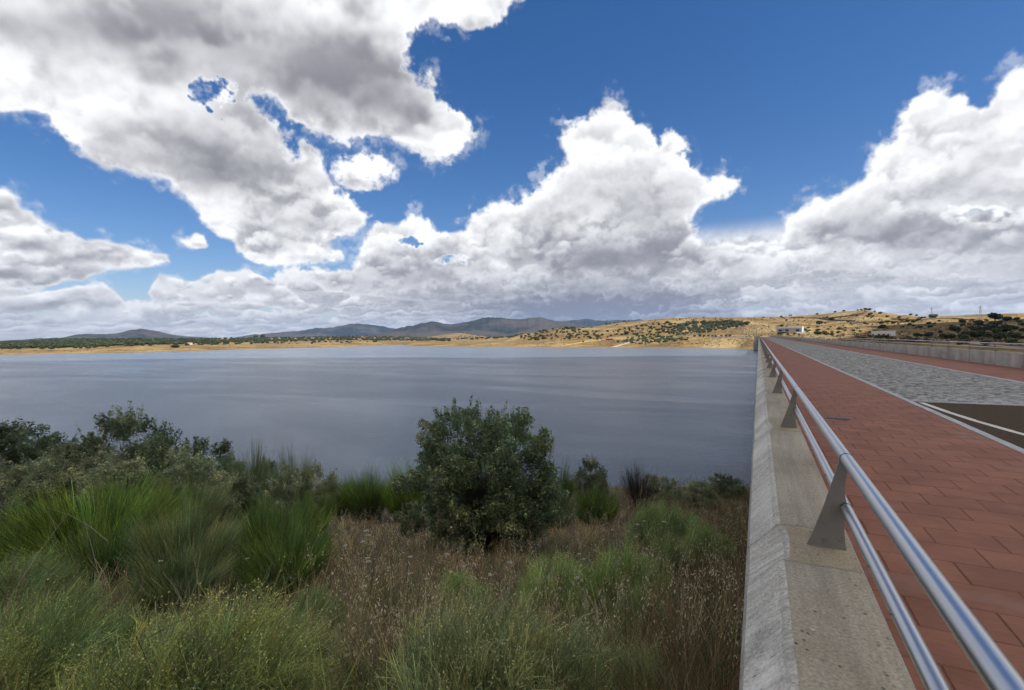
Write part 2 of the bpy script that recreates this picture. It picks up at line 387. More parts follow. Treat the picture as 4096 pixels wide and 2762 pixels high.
def concrete(name, c0, c1, streak, pits, tint=(.30, .24, .16), stain=.35):
    m, nt, b = new_mat(name); g = NG(nt); p = g.pos()
    big = g.noise(p, 1.1, 5, .6); fine = g.noise(p, 95., 4, .75)
    st = g.noise(g.map(p, streak), 1., 4, .6)
    f = g.math('ADD', g.math('MULTIPLY', big, .55), g.math('MULTIPLY', st, .45))
    c = g.mix(g.ramp(f, [(.34, 0.), (.66, 1.)]), c0, c1)
    c = g.mix(g.math('MULTIPLY', g.ramp(g.noise(p, 2.3, 6, .65, .6), [(.52, 0.), (.72, 1.)]), stain), c, tint)
    c = g.mix(.8, c, g.mix(g.ramp(fine, [(.3, 0.), (.7, 1.)]), (.25, .25, .25), (.75, .75, .75)), 'OVERLAY')
    vo = g.voro(g.map(p, pits), 1.)
    pit = g.math('MULTIPLY', g.ramp(vo, [(.10, 1.), (.20, 0.)]), g.ramp(g.noise(p, 5.1, 3), [(.46, 0.), (.58, 1.)]))
    c = g.mix(g.math('MULTIPLY', pit, .8), c, (.07, .06, .05))
    g.set(b.inputs['Base Color'], c); b.inputs['Roughness'].default_value = .9; b.inputs['Specular IOR Level'].default_value = .25
    h = g.math('SUBTRACT', g.math('ADD', g.math('MULTIPLY', fine, .5), g.math('MULTIPLY', st, .9)), pit)
    g.set(b.inputs['Normal'], g.bump(h, .55, .006))
    return m
MAT = {}
MAT['concrete_top'] = concrete('concrete_top', (.255, .226, .175), (.43, .385, .305), (26, 1.2, 20), (34, 26, 30), (.20, .15, .09), .45)
MAT['concrete_chamfer'] = concrete('concrete_chamfer', (.34, .32, .275), (.80, .765, .69), (4, 34, 4), (12, 60, 16), (.13, .11, .085), .6)
MAT['concrete_strip'] = concrete('concrete_strip', (.27, .225, .155), (.40, .345, .245), (14, 10, 14), (30, 30, 30), (.20, .14, .07), .55)
MAT['concrete_edge'] = concrete('concrete_edge', (.30, .28, .235), (.66, .63, .56), (9, 30, 9), (30, 55, 30), (.09, .08, .065), .55)
MAT['concrete_face'] = concrete('concrete_face', (.27, .25, .215), (.43, .405, .355), (2.2, 2.2, .35), (9, 9, 9), (.17, .125, .085), .5)
def tile_mat(name, base, far=False):
    m, nt, b = new_mat(name); g = NG(nt); p = g.pos()
    rnd = g.n('ShaderNodeObjectInfo').outputs['Random']
    at = g.n('ShaderNodeAttribute'); at.attribute_name = 'tint'; at.attribute_type = 'GEOMETRY'
    dk = tuple(c*.72 for c in base); lt = tuple(min(1, c*1.22) for c in base)
    f = g.math('ADD', g.math('MULTIPLY', rnd, .14), g.math('MULTIPLY', g.noise(p, 2.2, 5, .6), .78))
    c = g.mix(g.ramp(f, [(.28, 0.), (.72, 1.)]), dk, lt)
    grain = g.noise(g.map(p, (9, 55, 9)), 1., 5, .65)
    c = g.mix(.6, c, g.mix(grain, (.28, .28, .28), (.74, .74, .74)), 'OVERLAY')
    pale = g.math('MULTIPLY', g.ramp(g.noise(g.map(p, (.9, 1.6, 1)), 1., 6, .62), [(.56, 0.), (.74, 1.)]), .38)
    c = g.mix(pale, c, (.30, .24, .215))
    dirt = g.math('MULTIPLY', g.ramp(g.noise(p, .8, 5, .6), [(.5, 0.), (.75, 1.)]), .3)
    c = g.mix(dirt, c, (.15, .072, .052))
    g.set(b.inputs['Base Color'], c); b.inputs['Roughness'].default_value = .8; b.inputs['Specular IOR Level'].default_value = .3
    g.set(b.inputs['Normal'], g.bump(g.math('ADD', grain, g.noise(p, 60., 3)), .35, .003))
    return m
MAT['tile'] = tile_mat('red_stamped_concrete', (.268, .116, .073))
MAT['joint'] = simple('tile_joint', (.125, .058, .038), .95, 0, .3, 20.)
def cobble_mat(name):
    m, nt, b = new_mat(name); g = NG(nt); p = g.pos()
    at = g.n('ShaderNodeAttribute'); at.attribute_name = 'tint'
    c = g.mix(.6, at.outputs['Color'], g.mix(g.noise(p, 45., 4, .7), (.25, .25, .25), (.75, .75, .75)), 'OVERLAY')
    g.set(b.inputs['Base Color'], c); b.inputs['Roughness'].default_value = .75
    g.set(b.inputs['Normal'], g.bump(g.noise(p, 70., 4), .4, .004)); return m
MAT['cobble'] = cobble_mat('granite_sett')
MAT['cobble_bed'] = simple('sett_joint', (.10, .085, .055), .95, 0, .5, 6.)
def cobble_far():
    m, nt, b = new_mat('granite_setts_far'); g = NG(nt); p = g.pos()
    v = g.voro(g.map(p, (8.3, 8.3, .01)), 1., out='Color'); d = g.voro(g.map(p, (8.3, 8.3, .01)), 1.)
    sx = g.n('ShaderNodeSeparateXYZ'); g.set(sx.inputs[0], v)
    c = g.mix(sx.outputs[0], (.20, .205, .19), (.41, .415, .395))
    c = g.mix(g.ramp(d, [(.42, 0.), (.62, .8)]), c, (.11, .09, .06))
    c = g.mix(g.math('MULTIPLY', g.ramp(g.noise(p, .35, 4), [(.4, 0.), (.7, 1.)]), .35), c, (.18, .17, .13))
    g.set(b.inputs['Base Color'], c); b.inputs['Roughness'].default_value = .8
    g.set(b.inputs['Normal'], g.bump(d, .6, -.02)); return m
MAT['cobble_far'] = cobble_far()
def asphalt():
    m, nt, b = new_mat('asphalt'); g = NG(nt); p = g.pos()
    c = g.mix(g.ramp(g.noise(p, 55., 4, .8), [(.35, 0.), (.65, 1.)]), (.018, .012, .006), (.112, .080, .050))
    c = g.mix(g.math('MULTIPLY', g.ramp(g.noise(p, 1.1, 5), [(.42, 0.), (.7, 1.)]), .5), c, (.072, .051, .032))
    sp = g.ramp(g.voro(p, 45.), [(.12, 1.), (.2, 0.)]); c = g.mix(g.math('MULTIPLY', sp, .35), c, (.26, .25, .23))
    g.set(b.inputs['Base Color'], c); b.inputs['Roughness'].default_value = .95; b.inputs['Specular IOR Level'].default_value = .12
    g.set(b.inputs['Normal'], g.bump(g.noise(p, 110., 3, .8), .7, .006)); return m
MAT['asphalt'] = asphalt()
MAT['kerb'] = concrete('granite_kerb', (.33, .335, .335), (.50, .505, .505), (20, 4, 20), (40, 40, 40), (.24, .23, .21), .4)
MAT['paint'] = simple('road_paint', (.62, .59, .53), .7, 0, .18, 14.)
def steel(name, col, rough, brushed):
    m, nt, b = new_mat(name); g = NG(nt); p = g.pos()
    b.inputs['Metallic'].default_value = 1.; 
    f = g.noise(g.map(p, brushed), 1., 4, .6); f2 = g.noise(p, 3., 5, .6)
    g.set(b.inputs['Base Color'], g.mix(f2, tuple(c*.85 for c in col), col))
    g.set(b.inputs['Roughness'], g.math('ADD', g.math('MULTIPLY', f, .14), rough))
    g.set(b.inputs['Normal'], g.bump(f, .05, .001)); return m
MAT['steel'] = steel('stainless_steel', (.66, .655, .64), .25, (70, 1.1, 70))
def plate():
    m, nt, b = new_mat('post_plate_steel'); g = NG(nt); p = g.pos()
    c = g.mix(g.noise(p, 9., 5, .6), (.17, .152, .125), (.30, .275, .235))
    rust = g.math('MULTIPLY', g.ramp(g.noise(p, 22., 6, .7), [(.58, 0.), (.70, 1.)]), .75)
    c = g.mix(rust, c, (.10, .062, .032))
    g.set(b.inputs['Base Color'], c); b.inputs['Metallic'].default_value = .35; b.inputs['Roughness'].default_value = .6
    g.set(b.inputs['Normal'], g.bump(g.noise(p, 60., 4), .15, .002)); return m
MAT['plate'] = plate()
MAT['collar'] = simple('collar_dark', (.05, .05, .05), .5, .6)
MAT['bolt'] = simple('screw_head', (.25, .24, .22), .45, .8)
def water():
    m, nt, b = new_mat('lake_water'); g = NG(nt); p = g.pos()
    b.inputs['Base Color'].default_value = (.075, .110, .158, 1); b.inputs['Roughness'].default_value = .20; b.inputs['IOR'].default_value = 1.333
    w1 = g.noise(g.map(p, (.55, .9, 1)), 1., 5, .6, .5); w2 = g.noise(g.map(p, (3.2, 5.2, 1)), 1., 4, .62, .4); gust = g.ramp(g.noise(g.map(p, (.011, .028, 1)), 1., 5, .6, .8), [(.36, .25), (.64, 1.)])
    h = g.math('MULTIPLY', g.math('ADD', g.math('MULTIPLY', w1, .62), g.math('MULTIPLY', w2, .42)), gust)
    g.set(b.inputs['Roughness'], g.math('ADD', g.math('MULTIPLY', gust, .05), .165))
    g.set(b.inputs['Normal'], g.bump(h, 1., .38)); return m
MAT['water'] = water()
def hills_mat():
    m, nt, b = new_mat('dry_hillside'); g = NG(nt); p = g.pos()
    n1 = g.noise(g.map(p, (1, 1, 2.5)), .010, 7, .62); n2 = g.noise(g.map(p, (1, 1, 8)), .045, 6, .65); n3 = g.noise(g.map(p, (1, 1, 4)), .16, 6, .72)
    c = g.mix(g.ramp(n2, [(.32, 0.), (.62, 1.)]), (.125, .080, .038), (.275, .190, .082))
    c = g.mix(g.ramp(n1, [(.46, 0.), (.62, 1.)]), c, (.33, .245, .115))
    br = g.math('MULTIPLY', g.ramp(g.noise(g.map(p, (1, 1, 3), (300, 80, 0)), .013, 7, .65), [(.47, 0.), (.60, 1.)]), .80)
    c = g.mix(br, c, (.120, .078, .037))
    sc = g.math('MULTIPLY', g.ramp(g.noise(p, .11, 5, .7), [(.56, 0.), (.66, 1.)]), .6)
    c = g.mix(sc, c, (.085, .072, .032))
    c = g.mix(.8, c, g.mix(g.ramp(n3, [(.3, 0.), (.7, 1.)]), (.25, .25, .25), (.75, .75, .75)), 'OVERLAY')
    sx = g.n('ShaderNodeSeparateXYZ'); g.set(sx.inputs[0], p)
    shore = g.ramp(g.math('DIVIDE', g.math('ADD', sx.outputs[2], 14.8), 4.), [(.0, 1.), (.35, 0.)])
    c = g.mix(g.math('MULTIPLY', shore, .8), c, (.24, .160, .075))
    g.set(b.inputs['Base Color'], c); b.inputs['Roughness'].default_value = 1.; b.inputs['Specular IOR Level'].default_value = .05
    g.set(b.inputs['Normal'], g.bump(n3, .5, 1.2)); return m
MAT['hills'] = hills_mat()
def mount_mat():
    m, nt, b = new_mat('shaded_wooded_mountain'); g = NG(nt); p = g.pos()
    n1 = g.noise(p, .0011, 8, .66); n2 = g.noise(p, .008, 6, .7)
    c = g.mix(g.ramp(n2, [(.35, 0.), (.65, 1.)]), (.009, .014, .014), (.036, .042, .030))  # dark woodland colour also stands in for cloud shade over the ranges
    sx = g.n('ShaderNodeSeparateXYZ'); g.set(sx.inputs[0], p)
    low = g.ramp(g.math('DIVIDE', sx.outputs[2], 420.), [(.15, .10), (.8, -.04)])
    bare = g.math('MULTIPLY', g.ramp(g.math('ADD', n1, low), [(.52, 0.), (.62, 1.)]), .6)
    c = g.mix(bare, c, (.105, .086, .066))
    g.set(b.inputs['Base Color'], c); b.inputs['Roughness'].default_value = 1.; b.inputs['Specular IOR Level'].default_value = .05
    g.set(b.inputs['Normal'], g.bump(n2, .6, 30.)); return m
MAT['mount'] = mount_mat()
def bank_mat():
    m, nt, b = new_mat('bank_soil'); g = NG(nt); p = g.pos()
    c = g.mix(g.ramp(g.noise(p, .9, 6, .65), [(.35, 0.), (.65, 1.)]), (.05, .042, .025), (.13, .105, .058))
    c = g.mix(g.noise(p, 14., 5, .7), c, (.17, .125, .065))
    g.set(b.inputs['Base Color'], c); b.inputs['Roughness'].default_value = 1.
    g.set(b.inputs['Normal'], g.bump(g.noise(p, 9., 6, .7), .9, .08)); return m
MAT['bank'] = bank_mat()
def plant(name, trans=.42, rough=.6, spec=.3, var=.25):
    m, nt, b = new_mat(name); g = NG(nt)
    at = g.n('ShaderNodeAttribute'); at.attribute_name = 'tint'
    ri = g.n('ShaderNodeObjectInfo').outputs['Random']
    hs = g.n('ShaderNodeHueSaturation'); g.set(hs.inputs['Color'], at.outputs['Color']); g.set(hs.inputs['Value'], g.math('ADD', g.math('MULTIPLY', ri, var), 1-var/2))
    g.set(b.inputs['Base Color'], hs.outputs[0]); b.inputs['Roughness'].default_value = rough; b.inputs['Specular IOR Level'].default_value = spec
    tr = g.n('ShaderNodeBsdfTranslucent'); g.set(tr.inputs[0], hs.outputs[0])
    mx = g.n('ShaderNodeMixShader'); mx.inputs[0].default_value = trans
    nt.links.new(b.outputs[0], mx.inputs[1]); nt.links.new(tr.outputs[0], mx.inputs[2])
    nt.links.new(mx.outputs[0], nt.nodes['Material Output'].inputs[0]); return m
MAT['plant'] = plant('foliage')
MAT['tree'] = plant('distant_foliage', .15, .8, .1, .5)
MAT['white'] = simple('white_render', (.62, .62, .61), .8, 0, .06, 1.)
MAT['white_shaded'] = simple('shaded_white_render', (.40, .40, .41), .8, 0, .08, 1.)  # white wall darkened in colour for the shade under the roof overhang
MAT['dark'] = simple('dark_glass', (.02, .022, .025), .2)
MAT['redroof'] = simple('terracotta_roof', (.36, .17, .10), .8, 0, .2, 1.)
MAT['door'] = simple('maroon_door', (.10, .022, .022), .6)
MAT['grey'] = simple('grey_slab', (.30, .30, .30), .7, 0, .1, 1.)
MAT['galv'] = simple('galvanised_steel', (.30, .30, .31), .5, .5)
MAT['pylon'] = simple('pylon_steel', (.27, .22, .21), .6, .3)
MAT['rock'] = simple('rubble_stone', (.27, .235, .18), .95, 0, .45, .8)
MAT['drywall'] = simple('dry_stone', (.085, .072, .055), .95, 0, .4, 1.)
MAT['earth'] = simple('cut_earth', (.23, .15, .075), 1., 0, .4, .25)
MAT['track'] = simple('pale_track', (.36, .29, .19), 1., 0, .15, .2)
MAT['field'] = simple('ripe_field', (.42, .28, .06), 1., 0, .12, .2)

# ------------------------------------------------------------------ terrain, lake, mountains
WATER_Z = -14.6
def horizon_y(x): return 1341-(x-3035)*math.tan(math.radians(.75))
def ray_azel(px, py):
    v = px_ray(px, py); return math.degrees(math.atan2(v[0], v[1])), v[2]/math.hypot(v[0], v[1])
def kz(px, r, y):
    return CAM[2]+r*ray_azel(px, y)[1]
SURVEY = {   # sight line (photo pixel column): (distance, height 'z' or sight-line row 'y')
 -300: [('z', 1000, -17), ('z', 1123, -14.6), ('y', 1300, 1403), ('y', 1900, 1379), ('y', 2600, 1372), ('y', 3600, 1378)],
 0:    [('z', 1000, -17), ('z', 1123, -14.6), ('y', 1300, 1402), ('y', 1900, 1378), ('y', 2600, 1371), ('y', 3600, 1376)],
 300:  [('z', 960, -17), ('z', 1060, -14.6), ('y', 1250, 1399), ('y', 1900, 1369), ('y', 2600, 1357), ('y', 3600, 1366)],
 600:  [('z', 945, -17), ('z', 1045, -14.6), ('y', 1200, 1387), ('y', 1800, 1368), ('y', 2500, 1357), ('y', 3500, 1365)],
 1000: [('z', 1060, -17), ('z', 1163, -14.6), ('y', 1350, 1383), ('y', 2000, 1366), ('y', 2700, 1354), ('y', 3600, 1362)],
 1300: [('z', 1120, -17), ('z', 1220, -14.6), ('y', 1450, 1378), ('y', 2200, 1357), ('y', 2900, 1347), ('y', 3900, 1355)],
 1500: [('z', 1240, -17), ('z', 1350, -14.6), ('y', 1600, 1373), ('y', 2300, 1355), ('y', 3000, 1345), ('y', 3900, 1352)],
 1605: [('z', 1400, -17), ('z', 1520, -14.6), ('y', 1700, 1371), ('y', 2400, 1358), ('y', 3000, 1348), ('y', 3900, 1354)],
 1660: [('z', 1040, -17), ('z', 1131, -14.6), ('y', 1250, 1377), ('y', 1700, 1365), ('y', 2500, 1356), ('y', 3000, 1352), ('y', 3900, 1356)],
 1830: [('z', 920, -17), ('z', 1000, -14.6), ('y', 1200, 1373), ('y', 1700, 1362), ('y', 2500, 1355), ('y', 3100, 1352), ('y', 3900, 1332), ('y', 4600, 1345)],
 2000: [('z', 850, -17), ('z', 928, -14.6), ('y', 1050, 1372), ('y', 1300, 1360), ('y', 1600, 1352), ('y', 2200, 1352), ('y', 3000, 1356)],
 2110: [('z', 780, -17), ('z', 850, -14.6), ('y', 950, 1374), ('y', 1100, 1356), ('y', 1250, 1334), ('y', 1350, 1338), ('y', 2000, 1350)],
 2240: [('z', 730, -17), ('z', 800, -14.6), ('y', 900, 1370), ('y', 1000, 1350), ('y', 1150, 1312), ('y', 1300, 1318), ('y', 1500, 1330)],
 2340: [('z', 700, -17), ('z', 765, -14.6), ('y', 870, 1368), ('y', 980, 1347), ('y', 1100, 1328), ('y', 1300, 1314), ('y', 1450, 1313), ('y', 1700, 1325)],
 2500: [('z', 665, -17), ('z', 725, -14.6), ('y', 830, 1368), ('y', 900, 1356), ('y', 1100, 1328), ('y', 1400, 1291), ('y', 1500, 1289), ('y', 1700, 1310)],
 2640: [('z', 645, -17), ('z', 700, -14.6), ('y', 770, 1374), ('y', 840, 1355), ('y', 1000, 1322), ('y', 1300, 1281), ('y', 1430, 1274.5), ('y', 1600, 1290)],
 2780: [('z', 630, -17), ('z', 683, -14.6), ('y', 730, 1375), ('y', 790, 1350), ('y', 850, 1341), ('y', 1000, 1315), ('y', 1250, 1280), ('y', 1450, 1268.5), ('y', 1600, 1274), ('y', 1900, 1290)],
 2940: [('z', 625, -17), ('z', 672, -14.6), ('y', 690, 1376), ('y', 716, 1348), ('y', 750, 1345), ('y', 800, 1336), ('y', 1000, 1312), ('y', 1250, 1283), ('y', 1450, 1269.5), ('y', 1600, 1274), ('y', 1900, 1290)],
 3014: [('z', 560, -22), ('z', 615, -15), ('z', 640, -8), ('z', 655, -.6), ('z', 700, -.3), ('y', 760, 1337), ('y', 1000, 1308), ('y', 1250, 1282), ('y', 1450, 1269), ('y', 1600, 1273)],
 3075: [('z', 300, -30), ('z', 520, -24), ('z', 585, -6), ('z', 605, -.6), ('z', 690, -.3), ('y', 740, 1337), ('y', 1000, 1306), ('y', 1250, 1282), ('y', 1450, 1268.6), ('y', 1600, 1273)],
 3160: [('z', 300, -32), ('z', 450, -25), ('z', 560, -9), ('z', 610, -.4), ('y', 640, 1333), ('y', 700, 1326), ('y', 900, 1308), ('y', 1200, 1283), ('y', 1420, 1267.5), ('y', 1600, 1272)],
 3300: [('z', 250, -30), ('z', 380, -20), ('y', 480, 1354), ('y', 560, 1345), ('y', 700, 1328), ('y', 1000, 1300), ('y', 1200, 1281), ('y', 1380, 1256), ('y', 1550, 1262)],
 3380: [('z', 230, -29), ('z', 365, -18), ('y', 465, 1354), ('y', 540, 1344), ('y', 700, 1324), ('y', 1000, 1292), ('y', 1220, 1266), ('y', 1330, 1244.5), ('y', 1550, 1256)],
 3450: [('z', 220, -28), ('z', 350, -16), ('y', 450, 1353), ('y', 520, 1343), ('y', 700, 1320), ('y', 1000, 1285), ('y', 1270, 1240.5), ('y', 1400, 1245), ('y', 1600, 1262)],
 3530: [('z', 210, -27), ('z', 340, -15), ('y', 440, 1355), ('y', 515, 1344), ('y', 700, 1321), ('y', 1000, 1288), ('y', 1260, 1251), ('y', 1400, 1256), ('y', 1600, 1268)],
 3610: [('z', 200, -26), ('z', 330, -14), ('y', 430, 1356), ('y', 510, 1344), ('y', 700, 1322), ('y', 1000, 1290), ('y', 1250, 1260), ('y', 1400, 1265), ('y', 1600, 1275)],
 3720: [('z', 200, -25), ('z', 320, -14), ('y', 420, 1363), ('y', 500, 1348), ('y', 700, 1322), ('y', 950, 1293), ('y', 1150, 1277), ('y', 1300, 1272), ('y', 1600, 1266), ('y', 1750, 1272)],
 3860: [('z', 190, -24), ('z', 300, -13), ('y', 400, 1370), ('y', 480, 1355), ('y', 650, 1326), ('y', 900, 1290), ('y', 980, 1291), ('y', 1300, 1278), ('y', 1650, 1260.5), ('y', 1850, 1266)],
 4096: [('z', 180, -22), ('z', 280, -12), ('y', 350, 1401), ('y', 430, 1376), ('y', 600, 1335), ('y', 900, 1280), ('y', 980, 1281), ('y', 1300, 1270), ('y', 1700, 1254), ('y', 1900, 1260)],
 4400: [('z', 180, -22), ('z', 280, -12), ('z', 350, -9), ('z', 430, -6), ('z', 600, 3), ('z', 900, 28), ('z', 980, 27), ('z', 1300, 50), ('z', 1700, 70), ('z', 1900, 65)],
}
def noise2(x, y, sc, o=4, off=0.): return fbm(np.asarray(x)/sc, np.asarray(y)/sc, o, off=off)
R_IN = 14.
radii = np.concatenate([np.array([14., 25, 45, 70, 100, 130]), np.arange(160, 560, 10.), np.arange(560, 1560, 7.), np.arange(1560, 2000, 20.), np.geomspace(2000, 14500, 34)])
keys = sorted(SURVEY)
kaz = []; kprof = []
for k in keys:
    pts = SURVEY[k]; rr = []; zz = []
    for t, r, v in pts:
        rr.append(r); zz.append(v if t == 'z' else kz(k, r, v))
    left = k < 3040
    z0 = -19. if left else zz[0]-1.5
    rr = [14., rr[0]*.75]+rr; zz = [z0 if left else zz[0]-3, z0 if left else zz[0]-1]+zz
    if rr[-1] < 2500: rr += [rr[-1]*1.35, 4500]; zz += [zz[-1]*.45, 12.]
    rr += [max(6500, rr[-1]*1.4), 14600]; zz += [18., 24.]
    kaz.append(ray_azel(k, 1381)[0]); kprof.append(np.interp(radii, rr, zz))
kaz = np.array(kaz); kprof = np.array(kprof)
azs = np.concatenate([np.arange(-180, -84, 3.), np.arange(-84, 30, .11), np.arange(30, 180.1, 3.)])
# behind the camera: level ground on the abutment
back = np.interp(radii, [14, 120, 600, 2500, 14600], [-1.2, -2., 4., 15., 24.])
def prof_at(a):
    if a <= -84: 
        w = min(1, (-84-a)/28.); return kprof[0]*(1-w)+back*w
    if a >= kaz[-1]:
        w = min(1, (a-kaz[-1])/45.); return kprof[-1]*(1-w)+back*w
    i = max(0, min(len(kaz)-2, int(np.searchsorted(kaz, a)-1))); t = np.clip((a-kaz[i])/(kaz[i+1]-kaz[i]), 0, 1); t = t*t*(3-2*t)*.5+t*.5
    return kprof[i]*(1-t)+kprof[i+1]*t
TZ = np.array([prof_at(a) for a in azs])
AA, RR = np.meshgrid(np.radians(azs), radii, indexing='ij')
TX = np.sin(AA)*RR; TY = np.cos(AA)*RR
rough = np.clip((RR-640)/300, 0, 1)*np.clip((3500-RR)/1500, 0, 1)
gl = noise2(TX, TY, 130., 5, 3.)*3.2+noise2(TX, TY, 28., 4, 9.)*.9
crest = np.clip((TZ+9)/14, 0, 1)
TZ = TZ+gl*rough*crest*.75+np.clip(1-np.abs(TZ-WATER_Z)/2.5, 0, 1)*noise2(TX, TY, 60., 5, 21.)*.9*(RR > 500)
# the cut bank and spoil mounds by the far end of the dam
def bump_at(px, py, r, w, h, e=1.):
    az, _ = ray_azel(px, py); x0, y0 = math.sin(math.radians(az))*r, math.cos(math.radians(az))*r
    ca, sa = math.cos(math.radians(az)), math.sin(math.radians(az))
    u = (TX-x0)*ca-(TY-y0)*sa; v = (TX-x0)*sa+(TY-y0)*ca
    q = (u/w)**2+(v/(w*e))**2
    return h*np.exp(-q**1.5)*(1+.35*noise2(TX, TY, 9., 4, 40.))
TZ = TZ+bump_at(3010, 1340, 815, 33, 11.5, .9)+bump_at(2525, 1330, 1000, 14, 4.5)
na, nr = TZ.shape
V = np.stack([TX, TY, TZ], -1).reshape(-1, 3)
ii = (np.arange(na-1)[:, None]*nr+np.arange(nr-1)[None]).ravel()
quads = np.stack([ii, ii+nr, ii+nr+1, ii+1], -1)
hills = link('hills', mesh_np('hills', V, [quads], MAT['hills'], smooth=True)); hills['kind'] = 'structure'
laz = azs; 
def terr(x, y):
    a = np.degrees(np.arctan2(x, y)); r = np.hypot(x, y)
    i = np.clip(np.searchsorted(azs, a)-1, 0, na-2); j = np.clip(np.searchsorted(radii, r)-1, 0, nr-2)
    s = (a-azs[i])/(azs[i+1]-azs[i]); t = (r-radii[j])/(radii[j+1]-radii[j])
    return (TZ[i, j]*(1-s)+TZ[i+1, j]*s)*(1-t)+(TZ[i, j+1]*(1-s)+TZ[i+1, j+1]*s)*t
_RS = np.concatenate([np.arange(200, 2200, 2.), np.arange(2200, 4600, 8.)])
def sight(px, py, rmin=200):
    """the point of the land that a surveyor at the camera sees along this line"""
    az, te = ray_azel(px, py); a = math.radians(az)
    x = np.sin(a)*_RS; y = np.cos(a)*_RS
    hit = (terr(x, y) >= CAM[2]+te*_RS) & (_RS >= rmin)
    k = int(np.argmax(hit)) if hit.any() else None
    if k is None: return None
    return float(x[k]), float(y[k]), float(terr(x[k:k+1], y[k:k+1])[0]), float(_RS[k])

# mountains beyond, three ranges of their own
def ridge(name, pts, r0, foot, seed):
    az = np.array([ray_azel(x, y)[0] for x, y in pts]); te = np.array([ray_azel(x, y)[1] for x, y in pts])
    a = np.arange(az[0], az[-1], .06); top = CAM[2]+r0*np.interp(a, az, te)
    top = top+fbm(a*2.2, a*0+seed, 4)*r0*.0011
    fr = np.linspace(-1, 1, 41); V = []
    A, Fm = np.meshgrid(np.radians(a), fr, indexing='ij')
    wv = fbm(np.degrees(A)*.9, Fm*.7, 4, off=seed*3.1)
    R = r0+Fm*foot+wv*foot*.10*(1-np.abs(Fm))
    prof = np.clip(1-np.abs(Fm), 0, 1); prof = prof**.85
    X = np.sin(A)*R; Y = np.cos(A)*R
    gul = (1-np.abs(fbm(X/900, Y/900, 6, off=seed))*2.2)
    Z = prof*(top[:, None]+10)*(1-.62*(1-prof)**.7*(1-gul)*np.minimum(1, 3*(1-prof)))-10*(prof < .01)
    Z = np.where(Fm == 0, top[:, None], Z)
    n, k = Z.shape; i0 = (np.arange(n-1)[:, None]*k+np.arange(k-1)[None]).ravel()
    o = link(name, mesh_np(name, np.stack([X, Y, Z], -1).reshape(-1, 3), [np.stack([i0, i0+k, i0+k+1, i0+1], -1)], MAT['mount'], smooth=True))
    o['kind'] = 'structure'; return o
ridge('mountains', [(-700, 1388), (-200, 1372), (0, 1366), (258, 1351), (301, 1343), (357, 1336), (413, 1339), (451, 1338), (490, 1329.5), (529, 1320), (560, 1318), (589, 1319), (619, 1324), (666, 1334), (714, 1344), (774, 1349), (1000, 1364), (1100, 1366)], 8600, 1500, 1)
ridge('mountains', [(860, 1366), (950, 1350), (1000, 1341), (1129, 1331), (1206, 1324), (1266, 1313), (1327, 1311), (1404, 1296), (1434, 1295), (1499, 1302), (1533, 1307), (1563, 1314), (1650, 1318), (1900, 1310), (2100, 1300), (2222, 1288), (2284, 1283), (2340, 1276), (2378, 1281), (2426, 1284), (2473, 1281), (2520, 1281), (2558, 1277), (2586, 1284), (2700, 1296), (2900, 1310), (3100, 1330)], 10500, 1800, 2)
ridge('mountains', [(1440, 1352), (1533, 1335), (1602, 1313), (1636, 1305), (1653, 1303), (1688, 1293), (1722, 1287), (1748, 1290), (1774, 1296), (1808, 1297), (1847, 1292), (1890, 1285), (1929, 1273), (1963, 1271), (2000, 1272), (2028, 1276), (2095, 1276), (2161, 1270), (2189, 1276), (2222, 1285), (2255, 1288), (2330, 1300), (2430, 1318), (2600, 1338)], 6800, 1500, 3)

# lake
wl = MB(); wl.add([(-6000, -400, WATER_Z), (-.055, -400, WATER_Z), (-.055, 760, WATER_Z), (-.055, 4000, WATER_Z), (-6000, 4000, WATER_Z)], [(0, 1, 2, 3, 4)])
lake = wl.build('lake', MAT['water']); lake['kind'] = 'structure'

# near bank: falls away from the abutment to the water
ZS = np.array([-14, -6, 0, 2, 3.5, 5, 8, 12, 16, 20, 30, 45, 55, 80, 140.])
ZH = np.array([1.7, 1.7, 1.75, 2.0, 2.55, 3.15, 4.15, 5.35, 6.6, 7.8, 10.6, 14.4, 17.0, 22., 30.])
BA = math.radians(-25); BE = (math.sin(BA), math.cos(BA))
def bank_z(x, y):
    x = np.asarray(x, float); y = np.asarray(y, float)
    s = x*BE[0]+y*BE[1]
    z = CAM[2]-np.interp(s, ZS, ZH)
    return z+.22*fbm(x/5, y/5, 3, off=4.)*np.clip(s/4, 0, 1)+.07*fbm(x/1.1, y/1.1, 3, off=8.)
gx = np.concatenate([-np.geomspace(170, .9, 110), np.linspace(-.8, -.03, 8)]); gy = np.concatenate([np.linspace(-16, 1, 22), np.geomspace(1.2, 130, 130)])
GX, GY = np.meshgrid(gx, gy, indexing='ij'); GZ = bank_z(GX, GY); n, k = GZ.shape
i0 = (np.arange(n-1)[:, None]*k+np.arange(k-1)[None]).ravel()
bank = link('ground', mesh_np('ground', np.stack([GX, GY, GZ], -1).reshape(-1, 3), [np.stack([i0, i0+k, i0+k+1, i0+1], -1)], MAT['bank'], smooth=True)); bank['kind'] = 'structure'

# ------------------------------------------------------------------ the dam
YEND = 600.
dm = MB(); dm.box(-.02, 9.56, -9, YEND, -36, -.09)
dam = dm.build('dam_body', MAT['concrete_face']); dam['kind'] = 'structure'
